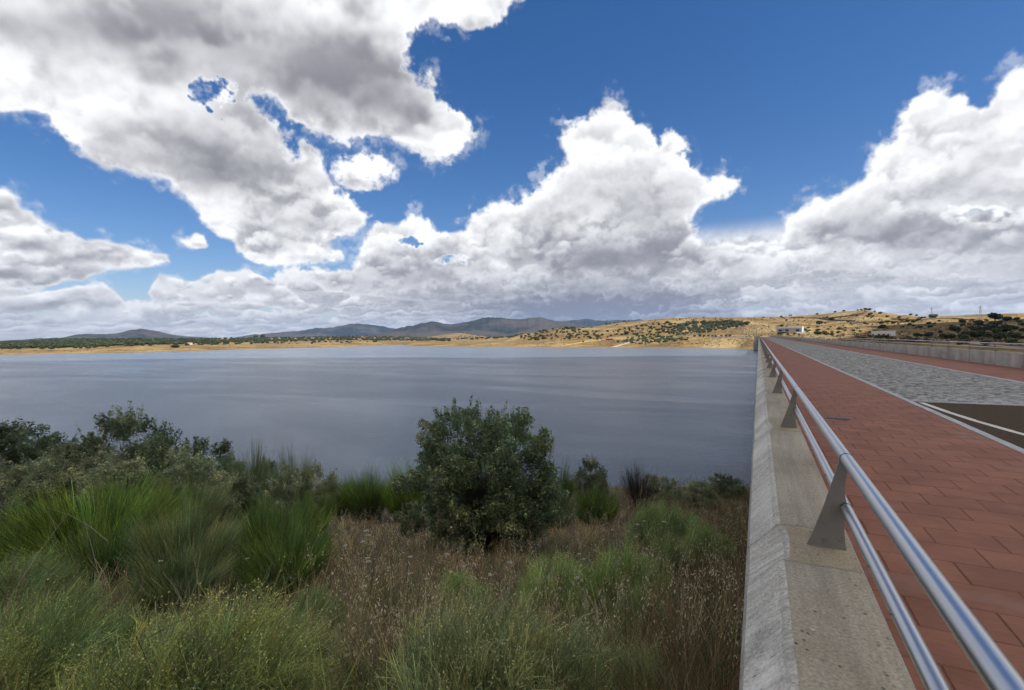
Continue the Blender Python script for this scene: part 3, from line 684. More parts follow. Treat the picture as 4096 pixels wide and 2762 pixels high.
# --- left walkway of stamped concrete
X0T, X1T = .352, 2.792
walk = MB(); walk.box(.335, 2.80, -8, YEND, -.088, -.0048)
walkway = walk.build('walkway', MAT['joint']); walkway['kind'] = 'structure'; walkway['label'] = 'walkway of red stamped concrete along the left parapet'
JW, ROW, TL = .0065, .3135, .385
def row_edges(i, x0, x1):
    off = 1.284 if i % 2 else 1.087
    k0 = math.ceil((x0-off)/TL); e = [x0]
    x = off+k0*TL
    while x < x1-.02:
        if x > x0+.02: e.append(x)
        x += TL
    return e+[x1]
Y_ROW0 = 6.170-ROW*14
rs = np.random.RandomState(5)
def tile_mesh(w):
    h = MB(); h.bev(-w/2+JW/2, w/2-JW/2, -ROW/2+JW/2, ROW/2-JW/2, -.009, 0, .004); return h.mesh('tile', MAT['tile'])
tile_cache = {}
def lay_tiles(parent, x0, x1, y0row, n_first, ystop, seed):
    """the first rows one by one, the rest joined"""
    st = MB(); cnt = 0; i = 0
    while True:
        yc = y0row+ROW*(i+.5)
        if yc > ystop: break
        e = row_edges(i, x0, x1)
        single = cnt+len(e)-1 <= n_first
        for a, b in zip(e[:-1], e[1:]):
            dz = -.0016*rs.rand()
            if single:
                w = round(b-a, 3)
                if w not in tile_cache: tile_cache[w] = tile_mesh(w)
                link('tile', tile_cache[w], parent, ((a+b)/2, yc, dz), (rs.normal(0, .0022), rs.normal(0, .0022), rs.normal(0, .0025))); cnt += 1
            else:
                st.add([(a+JW/2, yc-ROW/2+JW/2, dz), (b-JW/2, yc-ROW/2+JW/2, dz), (b-JW/2, yc+ROW/2-JW/2, dz), (a+JW/2, yc+ROW/2-JW/2, dz)], [(0, 1, 2, 3)])
                st.add([(a+JW/2, yc-ROW/2+JW/2, -.0048), (b-JW/2, yc-ROW/2+JW/2, -.0048), (b-JW/2, yc-ROW/2+JW/2, dz), (a+JW/2, yc-ROW/2+JW/2, dz)], [(0, 1, 2, 3)])
        i += 1
    yl = y0row+ROW*i
    st.add([(x0, yl, -.001), (x1, yl, -.001), (x1, YEND-1, -.001), (x0, YEND-1, -.001)], [(0, 1, 2, 3)])
    o = st.build('tiles_beyond', MAT['tile'], parent); o['kind'] = 'stuff'
lay_tiles(walkway, X0T, X1T, Y_ROW0, 300, 75., 1)
# --- right walkway
rw = MB(); rw.box(6.76, 9.24, -8, YEND, -.088, -.0048)
rwalk = rw.build('walkway', MAT['joint']); rwalk['kind'] = 'structure'; rwalk['label'] = 'red paved walkway along the right parapet'
lay_tiles(rwalk, 6.77, 9.235, 19., 150, 75., 2)
# --- kerbs: granite stones
def kerb(name, x0, x1, label):
    root = MB(); root.box(x0+.004, x1-.004, -8, YEND, -.088, -.016); r = root.build(name, MAT['kerb']); r['kind'] = 'structure'; r['label'] = label
    y = -2.; far = MB(); 
    sh = MB(); sh.bev(x0+.001, x1-.001, .003, .997, -.0885, .006, .006); me = sh.mesh('kerb_stone', MAT['kerb'])
    i = 0
    while y < 70:
        if i < 48: link('kerb_stone', me, r, (rs.normal(0, .002), y, rs.normal(0, .0015)))
        else: far.bev(x0+.001, x1-.001, y+.003, y+.997, -.0885, .006, .006)
        y += 1.; i += 1
    far.bev(x0+.001, x1-.001, y, YEND, -.0885, .006, .006)
    o = far.build('kerb_stones_beyond', MAT['kerb'], r); o['kind'] = 'stuff'; return r
kerb('kerb', 2.80, 2.915, 'grey granite kerb beside the left red walkway'); kerb('kerb', 6.635, 6.76, 'grey granite kerb beside the right red walkway')
# --- roadway: asphalt, then granite setts
YA = 13.2
ro = MB(); ro.box(2.916, 6.634, -8, YA, -.0885, -.030)
road = ro.build('road', MAT['asphalt']); road['kind'] = 'structure'; road['label'] = 'dark worn asphalt roadway in front of the setts'
wl_pts = [(13.1, 3.02), (11.8, 3.075), (10.8, 3.155), (9.8, 3.29), (9.0, 3.45), (8.0, 3.72), (7., 4.05), (6., 4.45)]
ln = MB()
for (ya, xa), (yb, xb) in zip(wl_pts[:-1], wl_pts[1:]):
    ln.add([(xa, ya, -.026), (xb, yb, -.026), (xb+.115, yb, -.026), (xa+.10, ya, -.026)], [(0, 1, 2, 3)])
o = ln.build('road_marking', MAT['paint'], road); o['label'] = 'white painted edge line curving away from the kerb'
sb = MB(); sb.box(2.916, 6.634, YA+.065, YEND, -.0885, -.026)
setts = sb.build('cobbled_road', MAT['cobble_bed']); setts['kind'] = 'structure'; setts['label'] = 'roadway of grey granite setts along the dam'
es = MB(); es.bev(2.917, 6.633, YA+.001, YA+.064, -.0885, -.010, .006); o = es.build('edge_stone', MAT['kerb'], setts); o['label'] = 'pale strip of stone between asphalt and setts'
def sett_cols(n):
    g = rs.uniform(.15, .40, (n, 1)); c = g*np.array([[1.0, 1.0, .93]]); w = rs.rand(n, 1) < .2
    return np.where(w, g*np.array([[1.02, .93, .76]])*.62, c)
def sett_rows(y):
    e = []; x = 2.925
    while x < 6.60:
        w = rs.uniform(.095, .14)
        if x+w > 6.60: w = 6.628-x
        e.append((x, x+w)); x += w
    return e
sett_meshes = []
for q in range(10):
    c = MB(); a, b = .052, .050
    top = [(-a*.66, -b*.66, .0), (a*.66, -b*.66, .001), (a*.66, b*.66, .0), (-a*.66, b*.66, -.001)]
    c.add([(-a, -b, -.032), (a, -b, -.032), (a, b, -.032), (-a, b, -.032)]+[(-a*.97, -b*.97, -.013), (a*.97, -b*.97, -.013), (a*.97, b*.97, -.013), (-a*.97, b*.97, -.013)]+top,
          [(0, 1, 5, 4), (1, 2, 6, 5), (2, 3, 7, 6), (3, 0, 4, 7), (4, 5, 9, 8), (5, 6, 10, 9), (6, 7, 11, 10), (7, 4, 8, 11), (8, 9, 10, 11)])
    me = c.mesh('sett', MAT['cobble']); at = me.color_attributes.new('tint', 'FLOAT_COLOR', 'POINT')
    cc = np.ones((len(me.vertices), 4), np.float32); cc[:, :3] = sett_cols(1); at.data.foreach_set('color', cc.ravel()); sett_meshes.append(me)
y = YA+.068; nset = 0; sv = []; sf = []; scol = []; vb = 0
while y < 62:
    d = rs.uniform(.098, .118)
    for a, b in sett_rows(y):
        w = b-a; z = -.012+rs.normal(0, .0035)
        if nset < 290:
            link('sett', sett_meshes[rs.randint(10)], setts, ((a+b)/2, y+d/2+rs.normal(0, .003), z), (rs.normal(0, .03), rs.normal(0, .03), rs.normal(0, .03)), (w/.112, d/.108, 1)); nset += 1
        else:
            a2, b2, y1, y2 = a+.006, b-.006, y+.006, y+d-.006; m = .014
            sv += [(a2, y1, z-.013), (b2, y1, z-.013), (b2, y2, z-.013), (a2, y2, z-.013), (a2+m, y1+m, z+rs.normal(0, .002)), (b2-m, y1+m, z+rs.normal(0, .002)), (b2-m, y2-m, z), (a2+m, y2-m, z)]
            sf += [(vb, vb+1, vb+5, vb+4), (vb+1, vb+2, vb+6, vb+5), (vb+2, vb+3, vb+7, vb+6), (vb+3, vb, vb+4, vb+7), (vb+4, vb+5, vb+6, vb+7)]
            vb += 8
    y += d
o = link('setts_beyond', mesh_np('setts', sv, [np.array(sf)], MAT['cobble'], np.repeat(sett_cols(len(sv)//8), 8, 0)), setts); o['kind'] = 'stuff'
fr = MB(); fr.add([(2.925, y, -.013), (6.628, y, -.013), (6.628, YEND-1, -.013), (2.925, YEND-1, -.013)], [(0, 1, 2, 3)])
o = fr.build('setts_far', MAT['cobble_far'], setts); o['kind'] = 'stuff'
# a drain grating and small drain slots in the walkway
dr = empty('drain_grating', (1.20, 9.95, .0), 'small steel drain grating set in the red walkway', 'drain')
g1 = MB(); g1.box(-.18, .18, -.11, .11, .001, .004); g1.build('frame', MAT['collar'], dr)
for i in range(12):
    g2 = MB(); g2.box(-.165+i*.029, -.156+i*.029, -.10, .10, .0045, .010); g2.build('bar', MAT['bolt'], dr)

# --- parapets
POSTS = [-.65, 2.29, 5.10, 8.07, 11.03]+[11.03+2.955*i for i in range(1, 199)]
ZT = .6
def para_mesh(name, y0, y1, strip, seed, n=None):
    r = np.random.RandomState(seed); n = n or max(2, int((y1-y0)/.022)); ys = np.linspace(y0, y1, n+1)
    V = []; rx = fbm(ys*26, ys*0+seed, 4)*.0030 if n > 4 else ys*0
    rz = fbm(ys*30, ys*0+seed+7, 4)*.0022 if n > 4 else ys*0
    j = r.normal(0, .0018, (n+1, 2)) if n > 4 else np.zeros((n+1, 2))
    for i, yy in enumerate(ys):
        e = math.sin(math.pi*i/n)**.35 if strip else 0.
        ins = .030*e
        V += [(-.055, yy, -17.), (-.055, yy, .455), (-.044+ins*.15, yy, .476+rz[i]-ins*.3), (.056+ins+rx[i]+j[i, 0], yy, ZT-.017+rz[i]-ins*.2), (.066+ins+rx[i]*.7, yy, ZT-.007+j[i, 1]*.7), (.082+ins*.9+rx[i]*.5, yy, ZT-.0005), (.327, yy, ZT), (.335, yy, ZT-.008), (.335, yy, -.09)]
    k = 9; F = []; Mi = []
    mids = [0, 0, 1, 4, 4, 2 if strip else 3, 0, 0]
    for i in range(n):
        for q in range(k-1):
            F.append((i*k+q, i*k+q+1, (i+1)*k+q+1, (i+1)*k+q)); Mi.append(mids[q])
    base = len(V)
    F4 = np.array(F)[:, ::-1]
    me = mesh_np(name, V, [F4], [MAT['concrete_face'], MAT['concrete_chamfer'], MAT['concrete_strip'], MAT['concrete_top'], MAT['concrete_edge']], matidx=Mi)
    bm = bmesh.new(); bm.from_mesh(me)
    bm.verts.ensure_lookup_table()
    for i in (0, n): bm.faces.new([bm.verts[i*k+q] for q in range(k)])
    bmesh.ops.recalc_face_normals(bm, faces=bm.faces); bm.to_mesh(me); bm.free()
    return me
XM = 9.585                                   # the right parapet mirrors the left: x -> XM - x
def mirrored(me):
    m2 = me.copy(); m2.transform(Matrix.Translation((XM, 0, 0)) @ Matrix.Scale(-1, 4, (1, 0, 0))); m2.flip_normals(); return m2
parL = empty('parapet_wall', (0, 0, 0), 'pale concrete parapet with rough sloping edge dropping to the water on the left of the red walkway', 'wall')
parR = empty('parapet_wall', (0, 0, 0), 'stained concrete parapet along the far right side of the cobbled road', 'wall')
SW = .195
for i, p in enumerate(POSTS):
    if i > 46: break
    a, b = p-SW, p+SW; nxt = POSTS[i+1]-SW
    nn = None if i < 9 else 6
    m1 = para_mesh('wall_panel', a+.002, b-.002, True, i, nn); m2 = para_mesh('wall_panel', b+.001, nxt-.001, False, 100+i, None if i < 9 else 10)
    link('wall_panel', m1, parL); link('wall_panel', m2, parL)
    if i >= 6: link('wall_panel', mirrored(m2 if i % 2 else m2), parR); link('wall_panel', mirrored(m1), parR)
m3 = para_mesh('wall_beyond', POSTS[47]-SW, YEND, False, 5, 4)
for par, me in ((parL, m3), (parR, mirrored(m3))):
    o = link('wall_panel', me, par); o['label'] = 'far end of the parapet'
m4 = mirrored(para_mesh('wall_near', -9, POSTS[6]-SW, False, 6, 8)); link('wall_panel', m4, parR)
pl = MB(); pl.box(9.225, 9.248, 35.3, 35.75, .30, .43); o = pl.build('plaque', MAT['galv'], parR); o['label'] = 'small dark rectangular plate on the inner face'

# --- railings
PL = [(.170, .6), (.193, .660), (.230, .768), (.262, .880), (.281, .952), (.284, .972), (.290, .966), (.2885, .955), (.292, .944), (.300, .9375), (.309, .934), (.309, .915), (.303, .880), (.300, .850), (.299, .825), (.302, .803), (.305, .791), (.295, .791), (.2865, .785), (.2835, .775), (.2845, .764), (.290, .756), (.300, .752), (.304, .750), (.3015, .722), (.298, .690), (.2975, .660), (.300, .630), (.305, .6)]
def plate_mesh():
    n = len(PL); V = [(x, -.006, z-.0) for x, z in PL]+[(x, .006, z) for x, z in PL]
    me = bpy.data.meshes.new('post'); me.from_pydata(V, [], [tuple(range(n)), tuple(range(2*n-1, n-1, -1))]+[(i, n+i, n+(i+1) % n, (i+1) % n) for i in range(n)])
    me.materials.append(MAT['plate']); me.update(); return me
pm = plate_mesh()
RT, RLW = (.306, .961, .0225), (.302, .772, .0195)
def pipe(L, c, r, nseg=20, name='top_rail'):
    t = MB(); t.tube((c[0], 0, c[1]), (c[0], L, c[1]), r, nseg, caps=False); return t.mesh(name, MAT['steel'], True)
def ring(c, r):
    t = MB(); t.tube((c[0], -.004, c[1]), (c[0], .004, c[1]), r*1.035, 20); return t.mesh('collar', MAT['collar'], True)
pt = {}
ringT, ringL = ring(RT, RT[2]), ring(RLW, RLW[2])
plate_m, ringTm, ringLm = mirrored(pm), mirrored(ringT), mirrored(ringL)
def railing(root, right):
    far = MB(); farp = MB()
    mx = (lambda x: XM-x) if right else (lambda x: x)
    for i, p in enumerate(POSTS[:-1]):
        L = POSTS[i+1]-p
        if right and i < 4: continue
        if i < 48:
            key = (round(L, 3), right)
            if key not in pt:
                a, b = pipe(L-.003, RT, RT[2]), pipe(L-.003, RLW, RLW[2], 16, 'lower_rail')
                pt[key] = (mirrored(a), mirrored(b)) if right else (a, b)
            link('top_rail', pt[key][0], root, (0, p, 0)); link('lower_rail', pt[key][1], root, (0, p, 0))
            link('post', plate_m if right else pm, root, (0, p, 0))
            if i < 26:
                link('collar', ringTm if right else ringT, root, (0, p, 0)); link('collar', ringLm if right else ringL, root, (0, p-.022, 0))
        else:
            V = [(mx(x), p-.006, z) for x, z in ((.17, .6), (.284, .97), (.305, .93), (.299, .84), (.304, .6))]
            farp.add(V, [tuple(range(5))]); farp.add([(x, y+.012, z) for x, y, z in V], [tuple(range(4, -1, -1))])
    y0 = POSTS[48]
    far.tube((mx(RT[0]), y0, RT[1]), (mx(RT[0]), YEND, RT[1]), RT[2], 8); far.tube((mx(RLW[0]), y0, RLW[1]), (mx(RLW[0]), YEND, RLW[1]), RLW[2], 8)
    o = far.build('rails_beyond', MAT['steel'], root, smooth=True); o['kind'] = 'stuff'
    o = farp.build('posts_beyond', MAT['plate'], root); o['kind'] = 'stuff'
railL = empty('railing', (0, 0, 0), 'two steel pipes on tapered plates running close along the left parapet', 'railing')
railR = empty('railing', (0, 0, 0), 'low steel pipe railing on the right parapet beyond the cobbled road', 'railing')
railing(railL, False); railing(railR, True)
sc = MB()
for y, a in ((1.72, 200), (1.45, 200), (2.75, 60)):
    sc.tube((RLW[0]-.0185, y, RLW[1]+.004), (RLW[0]-.0225, y, RLW[1]+.005), .0045, 8); o = sc.build('screw', MAT['bolt'], railL); sc = MB()
# pebbles lying on the parapet
def pebble(loc, r, col):
    bm = bmesh.new(); bmesh.ops.create_icosphere(bm, subdivisions=1, radius=r)
    for v in bm.verts: v.co = Vector((v.co.x*1.2, v.co.y, v.co.z*.7))*(1+.2*random.uniform(-1, 1))
    me = bpy.data.meshes.new('pebble'); bm.to_mesh(me); bm.free(); me.materials.append(simple('pebble', col, .9))
    return link('pebble', me, None, loc)
random.seed(4)
tag(pebble((.135, 1.62, .603), .0055, (.55, .54, .5)), 'tiny white pebble lying on top of the left parapet', 'pebble')
# wing wall where the dam meets the far bank
ww = empty('wing_wall', (0, 0, 0), 'grey concrete wing wall jutting into the lake at the far dam end', 'wall')
w1 = MB(); w1.box(-4.6, -.06, YEND-12, YEND-1, -17, -.15); w1.build('wall', MAT['concrete_face'], ww)
w2 = MB(); w2.box(-4.75, -.06, YEND-12.2, YEND-.8, -.147, .25); w2.build('coping', MAT['concrete_top'], ww)
w3 = MB(); w3.box(-5.4, -4.61, YEND-11.5, YEND-1, -16, -5.5); w3.build('pier', MAT['concrete_chamfer'], ww)

# ------------------------------------------------------------------ plants of the near bank
class Geo:
    def __init__(s): s.V = []; s.C = []; s.Q = []; s.T = []; s.n = 0
    def put(s, V, C, Q=None, T=None):
        if Q is not None: s.Q.append(Q+s.n)
        if T is not None: s.T.append(T+s.n)
        s.V.append(V); s.C.append(C); s.n += len(V)
    def mesh(s, name, mat=None):
        fs = ([np.concatenate(s.Q)] if s.Q else [])+([np.concatenate(s.T)] if s.T else [])
        return mesh_np(name, np.concatenate(s.V), fs, mat or MAT['plant'], np.concatenate(s.C))
def unit(v): return v/np.maximum(np.linalg.norm(v, axis=-1, keepdims=True), 1e-9)
def strands(g, P, D, L, bend, W, c0, c1, nseg=3, rs=None, taper=.75):
    """tapered blades: base points P, directions D, lengths L, bending vectors, widths W, colours from base c0 to tip c1"""
    n = len(P); t = np.linspace(0, 1, nseg+1)[None, :, None]
    side = unit(np.cross(D, rs.normal(0, 1, (n, 3))))
    pts = P[:, None]+D[:, None]*(L[:, None, None]*t)+bend[:, None]*(L[:, None, None]*t*t)
    w = (np.asarray(W).reshape(-1, 1, 1)*.5)*(1-taper*t)
    V = np.stack([pts-side[:, None]*w, pts+side[:, None]*w], 2).reshape(-1, 3)
    C = np.repeat((c0[:, None]*(1-t)+c1[:, None]*t), 2, axis=1).reshape(-1, 3)
    b = (np.arange(n)*(2*(nseg+1)))[:, None]+np.arange(nseg)[None]*2
    b = b.ravel(); g.put(V, C, Q=np.stack([b, b+1, b+3, b+2], -1).astype(np.int32))
    return pts
def quads(g, P, U, Vv, C):
    n = len(P); V = np.stack([P-U-Vv*.0, P+Vv*.55-U*.0+0*U, P+U, P-Vv*.55], 1).reshape(-1, 3)
    b = np.arange(n)*4; g.put(V, np.repeat(C, 4, 0), Q=np.stack([b, b+1, b+2, b+3], -1).astype(np.int32))
def tones(rs, n, base, var, warm=.0):
    c = np.array(base)[None]*np.exp(rs.normal(0, var, (n, 1)))
    if warm: c = c*(1+np.array([[1., .2, -.3]])*rs.normal(0, warm, (n, 1)))
    return np.clip(c, .003, .9)
def sphere_dirs(rs, n, zmin=-1.):
    z = rs.uniform(zmin, 1, n); a = rs.uniform(0, 2*np.pi, n); r = np.sqrt(1-z*z)
    return np.stack([r*np.cos(a), r*np.sin(a), z], -1)
def broom(name, seed, H, R, n=1500, cb=(.060, .062, .026), ct=(.120, .175, .040), w=.0074, lean=(0, 0), up=1., fine=3, tufts=52):
    """a broom bush: tufts of rush-like green stems, forking upward, with gaps between the tufts"""
    rs = np.random.RandomState(seed); g = Geo()
    ta = rs.uniform(0, 2*np.pi, tufts); tq = np.sqrt(rs.rand(tufts)); th = rs.uniform(.72, 1.08, tufts); tt = np.exp(rs.normal(0, .30, (tufts, 1)))*(1+np.array([[.9, .3, -.3]])*np.clip(rs.normal(0, .22, (tufts, 1)), -.3, .6))
    k = rs.randint(tufts, size=n); a = ta[k]+rs.normal(0, .16, n); q = np.clip(tq[k]+rs.normal(0, .05, n), 0, 1.05)
    P = np.stack([np.cos(a)*q*R*.40, np.sin(a)*q*R*.40, -.08+0*q], -1)
    tilt = q*R/H*.95*up
    D = unit(np.stack([np.cos(a)*tilt+lean[0], np.sin(a)*tilt+lean[1], np.ones(n)], -1)+rs.normal(0, .055, (n, 3)))
    L = H*th[k]*rs.uniform(.70, 1.04, n)*(1-.20*q)
    B = np.stack([np.cos(a)*.12, np.sin(a)*.12, -.14*q], -1)+rs.normal(0, .05, (n, 3))
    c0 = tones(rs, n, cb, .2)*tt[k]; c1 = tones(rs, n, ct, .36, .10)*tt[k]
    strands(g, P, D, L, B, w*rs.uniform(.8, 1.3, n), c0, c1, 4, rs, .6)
    for _ in range(fine):
        t = rs.uniform(.35, .95, n)[:, None]
        p = P+D*(L[:, None]*t)+B*(L[:, None]*t*t); d = unit(D+2*B*t+rs.normal(0, .17, (n, 3))+np.array([0, 0, .12]))
        l = H*rs.uniform(.14, .32, n); cc = tones(rs, n, ct, .36, .12)*tt[k]
        strands(g, p, d, l, rs.normal(0, .08, (n, 3)), w*.75*rs.uniform(.8, 1.2, n), cc*.9, cc*1.15, 2, rs, .6)
    return g.mesh(name)
def mound(name, seed, R, H, n=9000, ct=(.20, .24, .08), dots=9000, cd=(.46, .46, .15), flow=(.25, .1), fl=(.09, .19), sprays=330):
    """a lumpy dome of leaning sprays: thin twigs that carry tiny yellow-green buds"""
    rs = np.random.RandomState(seed); g = Geo()
    d = sphere_dirs(rs, sprays, .0); q = rs.uniform(.30, 1, sprays)**.45
    lob = 1+.24*fbm(d[:, 0]*2.4+seed, d[:, 1]*2.4+d[:, 2]*1.7, 4)
    A = d*np.array([[R, R*.9, H]])*(q*lob)[:, None]; SD = unit(d*.8+np.array([[flow[0], flow[1], .7]])+rs.normal(0, .30, (sprays, 3)))
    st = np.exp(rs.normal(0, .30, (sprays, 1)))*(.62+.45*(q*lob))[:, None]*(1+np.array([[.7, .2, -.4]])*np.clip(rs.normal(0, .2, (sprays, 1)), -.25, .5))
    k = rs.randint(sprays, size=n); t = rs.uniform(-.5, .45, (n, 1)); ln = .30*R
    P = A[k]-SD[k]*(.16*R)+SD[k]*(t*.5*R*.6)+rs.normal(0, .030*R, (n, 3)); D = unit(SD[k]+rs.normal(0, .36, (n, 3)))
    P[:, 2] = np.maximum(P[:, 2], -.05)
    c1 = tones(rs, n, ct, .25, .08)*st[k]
    L = rs.uniform(fl[0], fl[1], n)*1.25
    B = rs.normal(0, .22, (n, 3))+np.array([[flow[0]*.3, flow[1]*.3, -.05]])
    strands(g, P, D, L, B, .0046*rs.uniform(.7, 1.35, n), c1*.75, c1*1.1, 2, rs, .5)
    m = sprays*3; kk = np.repeat(np.arange(sprays), 3); a0 = A[kk]*.25*np.array([1, 1, 0])
    dv = A[kk]-a0; strands(g, a0, unit(dv+rs.normal(0, .04, (m, 3))), np.linalg.norm(dv, axis=1)*rs.uniform(.9, 1.1, m), rs.normal(0, .06, (m, 3)), .0065*rs.uniform(.7, 1.3, m), tones(rs, m, (.10, .082, .05), .3), tones(rs, m, ct, .2)*st[kk]*.8, 4, rs, .6)
    k = rs.randint(n, size=dots); u0 = rs.uniform(.55, 1.05, (dots, 1)); p = P[k]+D[k]*(L[k][:, None]*u0)+B[k]*(L[k][:, None]*u0*u0)+rs.normal(0, .006, (dots, 3))
    u = sphere_dirs(rs, dots)*.0062*rs.uniform(.6, 1.5, (dots, 1)); v = unit(np.cross(u, rs.normal(0, 1, (dots, 3))))*.0105*rs.uniform(.6, 1.4, (dots, 1))
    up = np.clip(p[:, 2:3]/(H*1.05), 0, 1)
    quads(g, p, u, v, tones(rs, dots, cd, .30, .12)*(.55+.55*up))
    return g.mesh(name)
def leaf_bush(name, seed, R, H, sprigs=420, per=80, leaf=.040, c=(.07, .12, .055), ctip=(.18, .24, .10), spiky=.35, low=-.55, twig=(.11, .095, .07), dens=.52):
    """evergreen shrub: stems fan out, each ends in leafy sprigs; sprigs gather in clumps with gaps between"""
    rs = np.random.RandomState(seed); g = Geo(); gt = Geo()
    nc = max(40, sprigs//8)
    cd_ = sphere_dirs(rs, nc, low); cl = 1+.22*fbm(cd_[:, 0]*1.7+seed*3, cd_[:, 1]*1.7+cd_[:, 2]*2.1, 4)+rs.normal(0, .05, nc)
    cq = np.where(rs.rand(nc) < .72, rs.uniform(.80, 1.0, nc), rs.uniform(.35, .8, nc)); ctone = np.exp(rs.normal(0, .22, (nc, 1)))*(1+np.array([[.5, .1, -.2]])*np.clip(rs.normal(0, .2, (nc, 1)), -.25, .5))
    n = sprigs; k = rs.randint(nc, size=n); cz = H*dens
    CA = cd_*np.array([[R, R, H*(1-dens)]])*(cl*cq)[:, None]; CA[:, 2] += cz
    d = unit(cd_[k]+rs.normal(0, .38, (n, 3)))
    A = CA[k]+unit(rs.normal(0, 1, (n, 3))+cd_[k]*.7)*(R*.165*rs.uniform(.3, 1.25, n))[:, None]
    A[:, 2] = np.maximum(A[:, 2], .12)
    D = unit(d*np.array([[1, 1, .9]])+np.array([0, 0, .45])+rs.normal(0, .25, (n, 3)))
    topw = np.clip((d[:, 2]-.30)/.5, 0, 1)
    L = rs.uniform(.16, .34, n)*(R/1.7)**.5*(1+spiky*1.9*topw*rs.rand(n)**2)
    m = n*per; idx = np.repeat(np.arange(n), per); t = rs.rand(m)
    axis = D[idx]; p = A[idx]+axis*((t-.30)*L[idx])[:, None]
    spread = (.060+.045*(1-t))*(1-.55*topw[idx]*t)*(R/1.7)**.5
    off = rs.normal(0, 1, (m, 3)); off -= axis*np.sum(off*axis, 1, keepdims=True)
    p = p+unit(off)*(spread*np.sqrt(rs.rand(m))*1.5)[:, None]
    nrm = unit(off*.7+np.array([0, 0, .8])+rs.normal(0, .5, (m, 3)))
    u = unit(np.cross(nrm, rs.normal(0, 1, (m, 3)))); v = np.cross(nrm, u)
    s = leaf*rs.uniform(.65, 1.3, (m, 1))
    young = (rs.rand(n) < .5)
    tip = np.clip((t-.45)/.5, 0, 1)[:, None]*np.clip(rs.normal(.7, .35, (m, 1)), 0, 1)*young[idx][:, None]
    cc = (tones(rs, m, c, .26, .08)*(1-tip)+tones(rs, m, ctip, .22, .08)*tip)*ctone[k[idx]]
    quads(g, p, u*s*.66, v*s*.66, cc)
    base = np.stack([rs.normal(0, .05*R, n), rs.normal(0, .05*R, n), np.full(n, -.05)], -1)
    dv = A-base; ln = np.linalg.norm(dv, axis=1)
    strands(gt, base, unit(dv+np.array([0, 0, .2])), ln*.98, -np.array([[0, 0, .06]])+rs.normal(0, .03, (n, 3)), .014*rs.uniform(.6, 1.6, n)*(R/1.7), tones(rs, n, twig, .2), tones(rs, n, twig, .2), 4, rs, .75)
    strands(gt, A-D*(.3*L)[:, None], D, L*1.15, rs.normal(0, .05, (n, 3)), np.full(n, .006), tones(rs, n, twig, .2), tones(rs, n, ctip, .2)*.8, 2, rs, .5)
    return g.mesh('crown'), gt.mesh('stems')
def find_spot(px, ytop, ybase):
    """where this sight line meets the bank (row ybase), and how tall a plant there must be to reach row ytop"""
    az, te = ray_azel(px, ybase); a = math.radians(az)
    r = np.concatenate([np.arange(1.6, 20, .04), np.arange(20, 60, .2)]); x = np.sin(a)*r; y = np.cos(a)*r
    z = bank_z(x, y); k = np.nonzero(z >= CAM[2]+te*r)[0]
    k = int(k[0]) if len(k) else int(np.argmin(np.abs(r-32)))
    h = CAM[2]+ray_azel(px, ytop)[1]*r[k]-z[k]
    return float(x[k]), float(y[k]), float(z[k]), float(r[k]), float(h)
def width_m(r, px0, px1): 
    return r*abs(px1-px0)/FPX*.93
rnd = np.random.RandomState(11)
FOOT = []
def at_spot(name, px, ytop, ybase, label, cat, group, parts, unit_h, w=None, rz=None, tilt=0., ey=1.):
    x, y, z, r, h = find_spot(px, ytop, ybase); k = h/unit_h
    sx = k if w is None else w(r)
    if w is not None and cat != 'tree': FOOT.append((x, y, sx*(.95 if name == 'herb_mound' else .55)))
    tx, ty, tz = tilt*rnd.normal(), tilt*rnd.normal(), (rnd.uniform(0, 6.28) if rz is None else rz)
    if len(parts) == 1: o = link(name, parts[0], None, (x, y, z), (tx, ty, tz), (sx, sx*ey, k))
    else:
        o = empty(name, (x, y, z)); o.rotation_euler = (tx, ty, tz); o.scale = (sx, sx*ey, k)
        for nm, me in parts: link(nm, me, o)
    return tag(o, label, cat, group)
# the big holm oak
x, y, z, r, h = find_spot(1945, 1655, 2185)
W = width_m(r, 1605, 2250)/2
oc, ot = leaf_bush('oak', 21, W*.91, h*.97, 1750, 56, .054, (.135, .180, .090), (.36, .41, .22), .8, -.80, dens=.50)
oak = empty('holm_oak', (x, y, z), 'large rounded dark green oak bush in the middle of the bank, before the water', 'tree')
link('crown', oc, oak); link('branches', ot, oak)
tk = MB(); tk.tube((0, 0, -.3), (.05, .02, .8), .085, 9, .06); tk.tube((.05, .02, .75), (.35, .1, 1.7), .055, 7, .03); tk.tube((.04, 0, .6), (-.4, .15, 1.6), .05, 7, .025)
tk.build('trunk', simple('oak_bark', (.06, .05, .04), .95, 0, .3, 20.), oak)
# leafy bushes along the back of the bank
LB = [leaf_bush('b', 31, 1.0, 1.6, 640, 56, .040, (.110, .155, .075), (.26, .31, .15), .8, -.75),
      leaf_bush('b', 32, 1.0, 1.6, 560, 54, .038, (.160, .205, .105), (.36, .40, .21), 1.0, -.75),
      leaf_bush('b', 33, 1.0, 1.6, 560, 50, .034, (.235, .265, .140), (.46, .47, .27), .9, -.75)]
GB = 'leafy evergreen bushes on the bank'
def bush(kind, px0, px1, ytop, ybase, label):
    at_spot('bush', (px0+px1)/2, ytop, ybase, label, 'bush', GB, [('crown', LB[kind][0]), ('stems', LB[kind][1])], 1.75, lambda r: width_m(r, px0, px1)/2/1.05)
bush(0, -260, 190, 1690, 2060, 'dark dense oak bush at the far left edge of the bank')
bush(0, 60, 340, 1745, 2040, 'dark green bush beside the leftmost oak bush')
bush(1, 320, 670, 1668, 2060, 'tallest bush on the left with loose twigs rising against the lake')
bush(0, 610, 900, 1755, 2030, 'dark oak bush sloping down to the right of the tallest left bush')
bush(2, 120, 460, 1820, 2090, 'paler bush in front of the dark bushes at the left')
